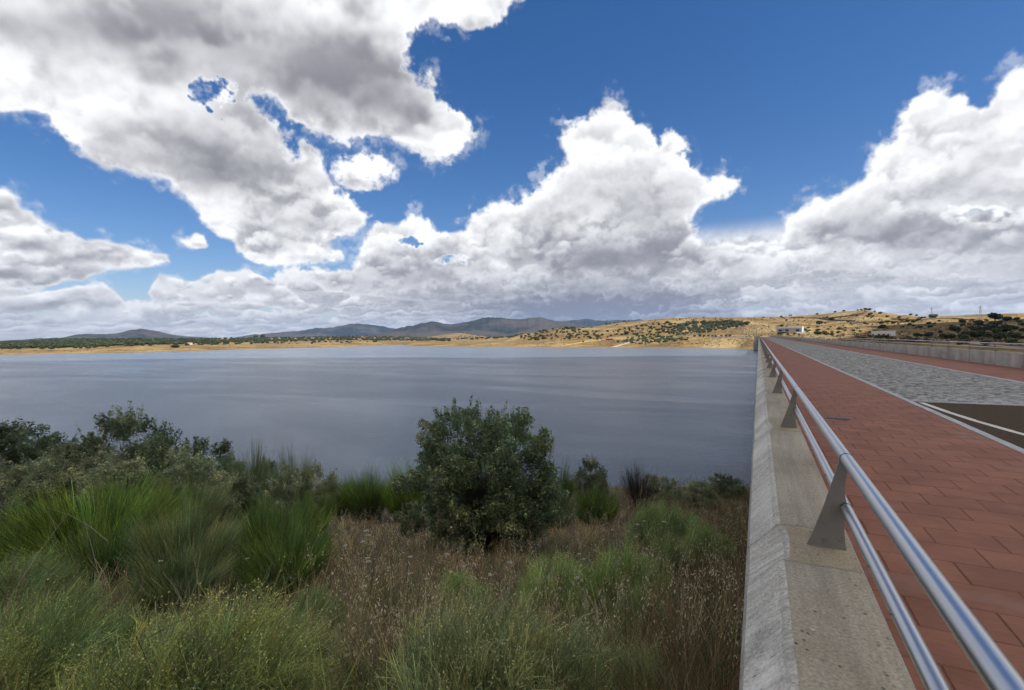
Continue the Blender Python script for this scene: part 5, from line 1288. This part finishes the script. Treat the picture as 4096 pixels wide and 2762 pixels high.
for px, w in ((2300, 10), (2332, 9), (2366, 9), (2425, 12), (2440, 10), (2458, 11), (2472, 9), (2498, 14), (2515, 10)): plant_tree(px, 1268+ (2780-px)*.075 if px > 2400 else 1314+(2400-px)*.0, w, OAKS, 'dark oak on the bare crest before the blue mountains', G_OAK, .8, 1000)
for px, py, w in ((2555, 1352, 14), (2570, 1350, 15), (2588, 1345, 13), (2604, 1343, 14), (2617, 1345, 12), (2634, 1341, 11), (2513, 1355, 11), (2545, 1346, 20)): plant_tree(px, py, w, BRIGHT, 'bright green tree in the row beside the pale track', 'bright green trees by the track', 1.0)
for px, py, w in ((3221, 1323, 14), (3228, 1331, 14), (3119, 1341, 9), (2994, 1297, 18), (3235, 1327, 12), (3199, 1330, 9)): plant_tree(px, py, w, BRIGHT, 'bright green shrub near the flat white building', 'bright green shrubs by the dam end', .85)
for px in (2960.5, 2966, 2987, 2994.5, 3015, 3026): plant_tree(px, 1343.5, 4.4, SLIM, 'slim dark cypress beside the road at the far dam end', 'cypresses at the dam end', 3.3, 600)
scatter([(0, 1399), (300, 1398), (560, 1386), (760, 1383), (1000, 1379), (1000, 1374), (560, 1378), (300, 1388), (0, 1390)], 70, 10, 24, OAKS, L_LSH, 'oaks along the far left shore', 600, .6)
scatter([(1000, 1380), (1340, 1376), (1560, 1368), (1560, 1362), (1300, 1366), (1000, 1370)], 45, 8, 16, OAKS, L_LSH, 'oaks along the far left shore', 600, .7)
plant_tree(698, 1392, 36, OAKS, 'broad oak alone on the golden strip of the far left shore', None, .5)
plant_tree(1022, 1351, 20, OAKS, 'larger dark tree beside the tiny house on the left plain', None, .9, 2000); plant_tree(1050, 1351, 20, OAKS, 'dark tree right of the tiny house on the left plain', None, .9, 2000)
plant_tree(1888, 1360, 22, OAKS, 'dark tree on the low golden point before the mountains', None, .6)
plant_tree(1977, 1356, 16, OAKS, 'oak on the golden ground left of the knoll', None, .75)
plant_tree(2332.5, 1370, 12, OAKS, 'single green bush by the yellow field', None, .7)
SPEC.sort(key=lambda q: -q[0])
# the rest: woods that read as one mass
WOOD = []
def wood(poly, n, w0, w1, lst, rmin, k=.7):
    xs = [p[0] for p in poly]; ys = [p[1] for p in poly]; c = 0; t = 0
    while c < n and t < 60*n:
        t += 1; px, py = rt.uniform(min(xs), max(xs)), rt.uniform(min(ys), max(ys))
        if poly_sd(np.array([px]), np.array([py]), poly)[0] < 0: continue
        s = sight(px, py, rmin)
        if s is None: c += 1; continue
        x, y, z, r = s; w = rt.uniform(w0, w1); WOOD.append((x, y, z-.1*w, w, w*k, lst)); c += 1
wood([(-40, 1397), (300, 1392), (560, 1382), (760, 1378), (1000, 1371), (1000, 1353), (600, 1356), (300, 1356), (-40, 1370)], 1500, 9, 16, OAKS, 600)
wood([(1000, 1372), (1320, 1364), (1560, 1364), (1800, 1367), (1800, 1356), (1560, 1347), (1300, 1346), (1000, 1353)], 900, 9, 15, OAKS, 600)
wood([(1780, 1362), (1860, 1338), (1920, 1334), (2060, 1350), (2100, 1356), (1960, 1358)], 120, 8, 14, OAKS, 1300)
NTOP = 285
for q in SPEC[NTOP:]: WOOD.append((q[1], q[2], q[3], q[4], q[5], q[6]))
TREES = []
for i, (wp, x, y, z, w, h, lst, lab, grp) in enumerate(SPEC[:NTOP]):
    nm = {id(OLIVES): 'olive_tree', id(BRIGHT): 'green_tree', id(SLIM): 'cypress'}.get(id(lst), 'oak_tree')
    o = link(nm, lst[rt.randint(len(lst))][1], None, (x, y, z), (0, 0, rt.uniform(0, 6.28)), (w, w, h)); tag(o, lab, 'tree', grp)
    v = Vector((x, y, z+h*.4))-Vector(CAM); q = [sum(RB[j, i]*v[j] for j in range(3)) for i in range(3)]; TREES.append((o, PCX+FPX*q[0]/-q[2], PCY-FPX*q[1]/-q[2], lab))
TMARK = [('the flat white building', 3156, 1318), ('the white hut', 3530, 1336), ('the stone hut', 3733, 1263), ('the two hilltop trees', 3469, 1241), ('the right pylon', 3921, 1272), ('the far dam end', 3030, 1343), ('the pavilion', 2437, 1356), ('the bright green row', 2590, 1346), ('the rounded knoll', 2230, 1316), ('the yellow field', 2330, 1370),
         ('the right photo edge', 4096, 1340), ('the lone shore oak', 698, 1388), ('the far grey shed', 760, 1378), ('the far pale shed', 1251, 1355), ('the tiny house', 1026, 1350), ('the left photo edge', 0, 1392), ('the narrow inlet', 1610, 1376), ('the spoil heap', 2525, 1326), ('the cut bank', 3010, 1318), ('the lamp mast', 3161, 1290), ('the top of the grove', 2850, 1292), ('the middle of the grove', 2760, 1318), ('the bend of the track', 2640, 1357), ('the low golden point', 1888, 1356), ('the level stone wall', 3268, 1275), ('the wall below the golden field', 3680, 1284), ('the valley road', 3900, 1378), ('the shaded slope centre', 3900, 1325)]
KIND = {'olive_tree': 'grey green olive', 'green_tree': 'bright green tree', 'cypress': 'slim dark cypress', 'oak_tree': 'dark oak'}
seen = {}
for t in TREES: seen[t[3]] = seen.get(t[3], 0)+1
name_apart([t[:3] for t in TREES if seen[t[3]] > 1], lambda o: ('small ' if o.scale[0] < 6.5 else 'broad ' if o.scale[0] > 13 else '')+KIND[o.name.split('.')[0]], TMARK)
def join_wood():
    V = []; C = []; Q = []; T = []; n = 0
    base = {}
    for x, y, z, w, h, lst in WOOD:
        g = lst[rt.randint(len(lst))][0]
        if id(g) not in base:
            v = np.concatenate(g.V); c = np.concatenate(g.C); q = np.concatenate(g.Q); t = np.concatenate(g.T) if g.T else np.zeros((0, 3), np.int32)
            base[id(g)] = (v, c, q, t)
        v, c, q, t = base[id(g)]; a = rt.uniform(0, 6.28); ca, sa = math.cos(a), math.sin(a)
        V.append(np.stack([x+(v[:, 0]*ca-v[:, 1]*sa)*w, y+(v[:, 0]*sa+v[:, 1]*ca)*w, z+v[:, 2]*h], -1)); C.append(c*rt.uniform(.7, 1.3)); Q.append(q+n); T.append(t+n); n += len(v)
    o = link('woodland', mesh_np('woodland', np.concatenate(V), [np.concatenate(Q), np.concatenate(T)], MAT['tree'], np.concatenate(C))); o['kind'] = 'stuff'; o['label'] = 'dark wooded plain and scattered distant trees across the lake'
join_wood()

def scrub():
    rs = np.random.RandomState(15); g = Geo(); P = []
    for i in range(5200):
        if rs.rand() < .55: px, py = rs.uniform(3100, 4096), rs.uniform(1245, 1372)
        elif rs.rand() < .6: px, py = rs.uniform(2100, 3100), rs.uniform(1272, 1385)
        else: px, py = rs.uniform(0, 2100), rs.uniform(1350, 1408)
        s_ = sight(px, py, 250)
        if s_ is None or s_[2] < WATER_Z+.6: continue
        if fbm(np.array([s_[0]/60]), np.array([s_[1]/60]), 3, off=70.)[0] < rs.uniform(-.5, .25): continue
        P.append(s_[:3])
    P = np.array(P); n = len(P); k = 7; idx = np.repeat(np.arange(n), k); w = rs.uniform(.6, 1.9, n)
    p = P[idx]+rs.normal(0, .45, (n*k, 3))*w[idx][:, None]*np.array([1, 1, .35])+np.array([0, 0, .35])*w[idx][:, None]
    nr = unit(rs.normal(0, 1, (n*k, 3))+np.array([0, 0, .8])); u = unit(np.cross(nr, rs.normal(0, 1, (n*k, 3)))); v = np.cross(nr, u); s2 = (.55*w[idx])[:, None]*rs.uniform(.5, 1., (n*k, 1))
    c = np.where(rs.rand(n, 1) < .6, tones(rs, n, (.070, .072, .034), .3), tones(rs, n, (.13, .095, .05), .3))
    quads(g, p, u*s2, v*s2*1.3, c[idx])
    o = link('scrub', g.mesh('scrub', MAT['tree'])); o['kind'] = 'stuff'; o['label'] = 'low scrub dotted over the dry hills'
scrub()
# ---- buildings
def frame_at(px, py, rmin=200):
    s = None
    while s is None: s = sight(px, py, rmin); py += .7
    x, y, z, r = s; return Vector((x, y, z)), r
def face_rot(p, extra=0.): return math.atan2(-p.x, p.y)+extra        # local -Y looks back to the camera
# flat white building with dark windows
p, r = frame_at(3156, 1331); k = r/FPX
Wb, Hb = 79*k, 20*k; Db = 7.
b = empty('white_building', (p.x, p.y, p.z+.0), 'long flat white building with a thick roof band beyond the far dam end', 'building'); b.rotation_euler = (0, 0, face_rot(p, math.radians(-12)))
m = MB(); m.box(-Wb/2+.5, Wb/2-.4, 0, Db, 1.1, Hb-1.9); m.build('wall', MAT['white_shaded'], b)
m = MB(); m.box(-Wb/2, Wb/2+.35, -1.5, Db+.3, Hb-1.95, Hb); m.build('roof', MAT['white'], b)
m = MB(); m.box(-Wb/2-.3, Wb/2+.3, -1.6, Db, .75, 1.15); m.build('terrace', MAT['white'], b)
m = MB(); m.box(-Wb/2+1.2, Wb/2-.8, -.6, Db, -3.5, .76); m.build('plinth', MAT['dark'], b)
m = MB(); m.box(Wb/2-.35, Wb/2+.32, -1.5, Db, -.2, Hb-1.9); m.build('end_wall', MAT['white'], b)
for cx in (-.345, -.085, .335):
    m = MB(); m.box(Wb*cx-1.95, Wb*cx+1.95, -.05, .06, 1.25, 3.6); w = m.build('window', MAT['grey'], b)
    m = MB(); m.box(Wb*cx-1.8, Wb*cx+1.8, -.08, -.052, 1.35, 3.5); m.build('pane', MAT['dark'], w)
m = MB(); m.box(-Wb*.275, -Wb*.20, -.03, .05, 1.15, 3.8); m.build('panel', MAT['grey'], b)
# mast behind it
p, r = frame_at(3161, 1310); k = r/FPX
b = empty('lamp_mast', (p.x, p.y, p.z), 'tall grey mast with floodlights behind the flat white building', 'mast')
m = MB(); m.tube((0, 0, -1), (-.4, 0, 48*k), .50, 8, .34); m.build('pole', MAT['galv'], b)
m = MB(); m.box(-1.7, 1.9, -.3, .3, 41*k, 42.2*k); m.box(-.9, 1.2, -.3, .3, 36*k, 36.8*k); m.build('bracket', MAT['galv'], b)
for xx in (-1.4, 1.1, 2.0):
    m = MB(); m.box(xx-.6, xx+.6, -.6, .5, 39.3*k, 43.4*k); m.build('floodlight', MAT['drywall'], b)
# small white hut with maroon doors
p, r = frame_at(3531, 1345.5); k = r/FPX; Wb, Hb = 58*k, 17*k; Db = 5.
b = empty('white_hut', (p.x, p.y, p.z-.3), 'small white flat roofed hut with maroon doors beyond the right railing', 'building'); b.rotation_euler = (0, 0, face_rot(p, math.radians(-10)))
m = MB(); m.box(-Wb/2, Wb/2, 0, Db, -.6, Hb); m.build('wall', MAT['white'], b)
m = MB(); m.box(-Wb/2-.1, Wb/2+.1, -.12, Db+.1, Hb-.003, Hb+.25); m.build('roof', MAT['white'], b)
for cx, ww_ in ((-.43, .6), (-.175, .85), (.045, .85), (.25, .55)):
    m = MB(); m.box(Wb*cx-ww_, Wb*cx+ww_, -.06, .05, .3, 2.2); m.build('door', MAT['door'], b)
for cx in (-.06, .14):
    m = MB(); m.box(Wb*cx-.2, Wb*cx+.2, -.06, .05, 2.5, 2.95); m.build('window', MAT['dark'], b)
# pavilion with a terracotta roof
p, r = frame_at(2437, 1362); k = r/FPX; Wb = 30*k
b = empty('pavilion', (p.x, p.y, p.z), 'open pavilion with a low terracotta roof near the far shore', 'building'); b.rotation_euler = (0, 0, face_rot(p))
m = MB(); m.add([(-Wb/2, -3, 3.0), (Wb/2, -3, 3.0), (Wb/2, 6, 3.0), (-Wb/2, 6, 3.0), (-1, 1.4, 5.0), (1, 1.6, 5.0)], [(0, 1, 5, 4), (1, 2, 5), (2, 3, 4, 5), (3, 0, 4), (3, 2, 1, 0)]); m.build('roof', MAT['redroof'], b)
m = MB(); m.box(-.4, .4, 1.2, 2, 4.7, 6.1); m.build('chimney', MAT['white'], b)
for i in range(6):
    m = MB(); xx = -Wb/2+.5+i*(Wb-1)/5; m.box(xx-.18, xx+.18, -2.7, -2.3, -.5, 3.0); m.build('pillar', MAT['redroof'], b)
m = MB(); m.box(-Wb/2+.3, Wb/2-.3, 3, 5.6, -.5, 2.99); m.build('back_wall', MAT['redroof'], b)
m = MB(); m.box(-Wb/2-5, Wb/2+14, -4.6, -4.2, -1.0, .75); m.build('low_wall', MAT['redroof'], b)
# little house far out on the left plain
for px, py, w, lab in ((1026, 1351, 8, 'tiny white house beneath two trees on the left plain'), (1251, 1357, 15, 'long pale shed among the trees of the left plain'), (760, 1380, 14, 'low grey shed at the edge of the left wood')):
    p, r = frame_at(px, py, 1200); k = r/FPX
    b = empty('farm_house', (p.x, p.y, p.z), lab, 'building', 'farm buildings on the left plain'); b.rotation_euler = (0, 0, face_rot(p))
    m = MB(); m.box(-w*k/2, w*k/2, 0, 6, -1, 4.2); m.build('wall', MAT['white'], b)
    m = MB(); m.add([(-w*k/2-.3, -.3, 4.2), (w*k/2+.3, -.3, 4.2), (w*k/2+.3, 6.3, 4.2), (-w*k/2-.3, 6.3, 4.2), (-w*k/2-.3, 3, 5.6), (w*k/2+.3, 3, 5.6)], [(0, 1, 5, 4), (2, 3, 4, 5), (1, 2, 5), (3, 0, 4)]); m.build('roof', MAT['redroof'], b)
# stone hut on the ridge at the right
p, r = frame_at(3733, 1266, 1000); k = r/FPX; Wb = 25*k
b = empty('stone_hut', (p.x, p.y, p.z-1), 'dark stone hut on the ridge near the left pylon', 'building'); b.rotation_euler = (0, 0, face_rot(p))
m = MB(); m.box(-Wb/2+1.5, Wb/2-1.5, 0, 5, -1, 5.); m.build('wall', MAT['drywall'], b)
m = MB(); m.add([(-Wb/2, -1, 4.9), (Wb/2, -1, 4.9), (Wb/2, 6, 4.9), (-Wb/2, 6, 4.9), (-Wb/4, 2.5, 6.4), (Wb/4, 2.5, 6.4)], [(0, 1, 5, 4), (1, 2, 5), (2, 3, 4, 5), (3, 0, 4), (3, 2, 1, 0)]); m.build('roof', MAT['drywall'], b)
# two lattice pylons
def pylon(px, py, hpx, lab, rmin):
    p, r = frame_at(px, py, rmin); k = r/FPX; H = hpx*k; B = H*.085
    b = empty('pylon', (p.x, p.y, p.z-1), lab, 'pylon', 'lattice pylons on the right ridge'); b.rotation_euler = (0, 0, face_rot(p, .3))
    for sx in (-1, 1):
        for sy in (-1, 1):
            m = MB(); m.tube((sx*B, sy*B, 0), (sx*B*.16, sy*B*.16, H), .11, 5); m.build('leg', MAT['pylon'], b)
    m = MB(); n = 9
    for i in range(n):
        z0, z1 = H*i/n, H*(i+1)/n; w0, w1 = B*(1-.84*i/n), B*(1-.84*(i+1)/n)
        for sy in (-1, 1):
            m.tube((-w0, sy*w0, z0), (w1, sy*w1, z1), .06, 4); m.tube((w0, sy*w0, z0), (-w1, sy*w1, z1), .06, 4); m.tube((sy*w0, -w0, z0), (sy*w1, w1, z1), .06, 4)
    o = m.build('lattice', MAT['pylon'], b); o['kind'] = 'stuff'
    for zz, ww_ in ((.82, .105), (.90, .13), (.97, .09)):
        m = MB(); m.tube((-H*ww_, 0, H*zz), (H*ww_, 0, H*zz+.1), .14, 5); m.build('cross_arm', MAT['pylon'], b)
pylon(3921.5, 1284, 45, 'right and nearer of two lattice pylons on the golden ridge', 950); pylon(3727, 1265, 28, 'left and smaller of two lattice pylons, above the stone hut', 1200)
# dry stone walls over the hill
def draped(pts, half, lift, mat, name, height=0., rmin=300, step=6.):
    P = [sight(a, c, rmin) for a, c in pts]; P = [q for q in P if q]
    Q = []
    for (xa, ya, _, ra), (xb, yb, _, rb_) in zip(P[:-1], P[1:]):
        n = max(1, int(math.hypot(xb-xa, yb-ya)/step)); Q += [(xa+(xb-xa)*i/n, ya+(yb-ya)*i/n) for i in range(n)]
    Q.append(P[-1][:2]); Q = np.array(Q); Dv = np.gradient(Q, axis=0); Nn = np.stack([-Dv[:, 1], Dv[:, 0]], -1); Nn /= np.maximum(np.linalg.norm(Nn, axis=1, keepdims=True), 1e-6)
    hv = np.asarray(half)*np.ones(len(Q)); A = Q+Nn*hv[:, None]; Bv = Q-Nn*hv[:, None]; m = MB()
    za = terr(A[:, 0], A[:, 1]); zb = terr(Bv[:, 0], Bv[:, 1]); zm = np.maximum(za, zb)
    rr = np.random.RandomState(len(pts)); 
    if height:
        t = zm+height*rr.uniform(.8, 1.2, len(Q))
        V = []
        for i in range(len(Q)): V += [(A[i, 0], A[i, 1], za[i]-.5), (A[i, 0], A[i, 1], t[i]), (Bv[i, 0], Bv[i, 1], t[i]), (Bv[i, 0], Bv[i, 1], zb[i]-.5)]
        F = []
        for i in range(len(Q)-1):
            for q in range(3): F.append((i*4+q, i*4+q+1, i*4+q+5, i*4+q+4))
        m.add(V, F)
    else:
        V = []
        for i in range(len(Q)): V += [(A[i, 0], A[i, 1], za[i]+lift), (Q[i, 0], Q[i, 1], max(terr(Q[i:i+1, 0], Q[i:i+1, 1])[0], (za[i]+zb[i])/2)+lift), (Bv[i, 0], Bv[i, 1], zb[i]+lift)]
        F = []
        for i in range(len(Q)-1):
            for q in range(2): F.append((i*3+q, i*3+q+1, i*3+q+4, i*3+q+3))
        m.add(V, F)
    return m.build(name, mat)
GW = 'dry stone walls across the hill'
for pts, lab in (([(3270, 1275), (3336, 1272), (3400, 1266), (3430, 1261), (3453, 1256), (3469, 1250.5), (3457, 1247)], 'dark stone wall climbing to the two trees on the hilltop'),
                 ([(3164, 1273), (3210, 1274), (3268, 1275), (3311, 1281), (3358, 1285), (3420, 1287)], 'dark stone wall running level across the hill above the mast'),
                 ([(3564, 1280), (3611, 1281), (3671, 1284), (3710, 1280), (3750, 1276), (3809, 1275), (3854, 1279.5), (3890, 1284)], 'dark stone wall under the stone hut along the golden field'),
                 ([(3400, 1300), (3470, 1292), (3560, 1290), (3620, 1291)], 'thin stone wall crossing the middle of the hill')):
    tag(draped(pts, .7, 0, MAT['drywall'], 'stone_wall', 2.0, 600), lab, 'wall', GW)
o = draped([(2452, 1391), (2490, 1379), (2530, 1367), (2575, 1359), (2640, 1357)], np.linspace(4.5, 3., 1), .25, MAT['track'], 'path'); o['kind'] = 'structure'; o['label'] = 'pale dirt track slanting down to the far shore'
o = draped([(2250, 1384), (2310, 1374), (2360, 1366), (2405, 1363)], 7., .25, MAT['field'], 'field'); o['kind'] = 'structure'; o['label'] = 'strip of bright yellow field by the far shore'
o = draped([(3190, 1336), (3215, 1330), (3240, 1328), (3262, 1327)], 4., .3, MAT['grey'], 'road'); o['kind'] = 'structure'
o = draped([(3560, 1345), (3640, 1350), (3720, 1358), (3800, 1366), (3900, 1378), (4000, 1387), (4096, 1394)], 3.2, .3, MAT['track'], 'road', rmin=250); o['kind'] = 'structure'; o['label'] = 'grey road on the valley side beyond the right railing'
# rock revetment left of the wing wall
def revetment():
    rs = np.random.RandomState(9); m = MB()
    for i in range(900):
        px = rs.uniform(2838, 3008); py = rs.uniform(1345.5, 1356)
        s = sight(px, py, 500)
        if s is None: continue
        x, y, z, r = s; a = rs.uniform(.5, 1.1); th = rs.uniform(0, 3.14); c, sn = math.cos(th), math.sin(th)
        V = [(x+(ux*c-uy*sn)*a, y+(ux*sn+uy*c)*a, z+uz*a*.7) for ux, uy, uz in ((-.6, -.5, -.4), (.6, -.5, -.4), (.5, .6, -.4), (-.6, .5, -.4), (-.35, -.3, .45), (.4, -.35, .35), (.3, .4, .5), (-.4, .3, .4))]
        m.add(V, [(0, 1, 5, 4), (1, 2, 6, 5), (2, 3, 7, 6), (3, 0, 4, 7), (4, 5, 6, 7)])
    o = m.build('rubble', MAT['rock']); o['kind'] = 'stuff'; o['label'] = 'grey stone revetment below the road left of the far dam end'
revetment()
o = draped([(2700, 1357), (2740, 1349), (2780, 1345.4), (2860, 1344.6), (2940, 1344.2), (3012, 1344.2)], 2.2, .3, MAT['track'], 'road', rmin=500); o['kind'] = 'structure'
# spoil heaps and the quarried bank: rough bare earth and stones
def stones_on(px0, px1, py0, py1, n, smin, smax, label, seed):
    rs = np.random.RandomState(seed); m = MB()
    for i in range(n):
        s = sight(rs.uniform(px0, px1), rs.uniform(py0, py1), 640)
        if s is None: continue
        x, y, z, r = s; a = rs.uniform(smin, smax); th = rs.uniform(0, 3.14); c, sn = math.cos(th), math.sin(th)
        V = [(x+(ux*c-uy*sn)*a, y+(ux*sn+uy*c)*a, z+uz*a) for ux, uy, uz in ((-.6, -.5, -.4), (.6, -.5, -.4), (.5, .6, -.4), (-.6, .5, -.4), (-.3, -.3, .4), (.4, -.2, .3), (.2, .4, .45), (-.4, .3, .3))]
        m.add(V, [(0, 1, 5, 4), (1, 2, 6, 5), (2, 3, 7, 6), (3, 0, 4, 7), (4, 5, 6, 7)], rs.randint(2))
    o = m.build('rubble', [MAT['earth'], MAT['rock']]); o['kind'] = 'stuff'; o['label'] = label
stones_on(2945, 3092, 1300, 1340, 900, .5, 1.5, 'broken brown rock of the cut bank beyond the dam end', 3)
stones_on(2492, 2560, 1320, 1332, 260, .7, 1.8, 'brown spoil heap on the tan slope', 4)

# ------------------------------------------------------------------ the cloud overhead that shades the dam
def shade_cloud():
    H = 900.; off = Vector((SUN.x/SUN.z*H, SUN.y/SUN.z*H))
    poly = [(-900, -700), (-930, -150), (-800, 130), (-480, 270), (-210, 345), (-20, 405), (70, 425), (120, 520), (165, 680), (215, 880), (330, 960), (620, 960), (940, 640), (980, -300), (700, -620), (100, -700)]
    xs = np.arange(-1060, 1081, 20.); ys = np.arange(-800, 1061, 20.); X, Y = np.meshgrid(xs, ys, indexing='ij')
    sd = poly_sd(X+fbm(X/140, Y/140, 4, off=2.)*26, Y+fbm(X/140, Y/140, 4, off=7.)*26, poly)
    t = np.clip(sd/170, 0, 1); top = H+12+240*np.sqrt(t)*(1+.5*fbm(X/150, Y/150, 5, billow=True, off=3.)); bot = H-6-8*np.sqrt(t)*(1+fbm(X/90, Y/90, 4, off=5.))
    m = sd > 0; n, k = X.shape; idx = -np.ones((n, k), int)
    V = []; F = []
    cell = m[:-1, :-1] & m[1:, :-1] & m[1:, 1:] & m[:-1, 1:]
    use = np.zeros_like(m)
    for a in (0, 1):
        for b in (0, 1): use[a:n-1+a, b:k-1+b] |= cell
    cnt = int(use.sum()); idx[use] = np.arange(cnt)
    P = np.concatenate([np.stack([X[use]+off.x, Y[use]+off.y, Zz[use]], -1) for Zz in (top, bot)])
    i, j = np.nonzero(cell)
    ft = np.stack([idx[i, j], idx[i+1, j], idx[i+1, j+1], idx[i, j+1]], -1); fb = ft[:, ::-1]+cnt
    e = {}
    for f in ft:
        for q in range(4):
            a, b = int(f[q]), int(f[(q+1) % 4]); e[(a, b)] = 1
    sides = np.array([(b, a, a+cnt, b+cnt) for a, b in e if (b, a) not in e])
    mt, nt, bs = new_mat('cloud'); nt.nodes.remove(bs); g = NG(nt)
    d = g.n('ShaderNodeBsdfDiffuse'); d.inputs[0].default_value = (.93, .92, .90, 1); tr = g.n('ShaderNodeBsdfTranslucent'); tr.inputs[0].default_value = (.99, .975, .94, 1)
    mx = g.n('ShaderNodeMixShader'); mx.inputs[0].default_value = .88; nt.links.new(d.outputs[0], mx.inputs[1]); nt.links.new(tr.outputs[0], mx.inputs[2]); nt.links.new(mx.outputs[0], nt.nodes['Material Output'].inputs[0])
    o = link('clouds', mesh_np('clouds', P, [ft, fb, sides], mt, smooth=True)); o['kind'] = 'stuff'; o['label'] = 'low cumulus drifting over the dam and shading it'
shade_cloud()
# ------------------------------------------------------------------ haze
hz = MB(); hz.box(-15200, 15200, -15200, 15200, -45, 620)
mt, nt, bs = new_mat('haze'); nt.nodes.remove(bs); pv = nt.nodes.new('ShaderNodeVolumePrincipled')
pv.inputs['Color'].default_value = (.40, .60, 1.0, 1); pv.inputs['Density'].default_value = 3.6e-5; pv.inputs['Anisotropy'].default_value = .2
nt.links.new(pv.outputs[0], nt.nodes['Material Output'].inputs['Volume'])
haze = hz.build('haze', mt); haze['kind'] = 'stuff'
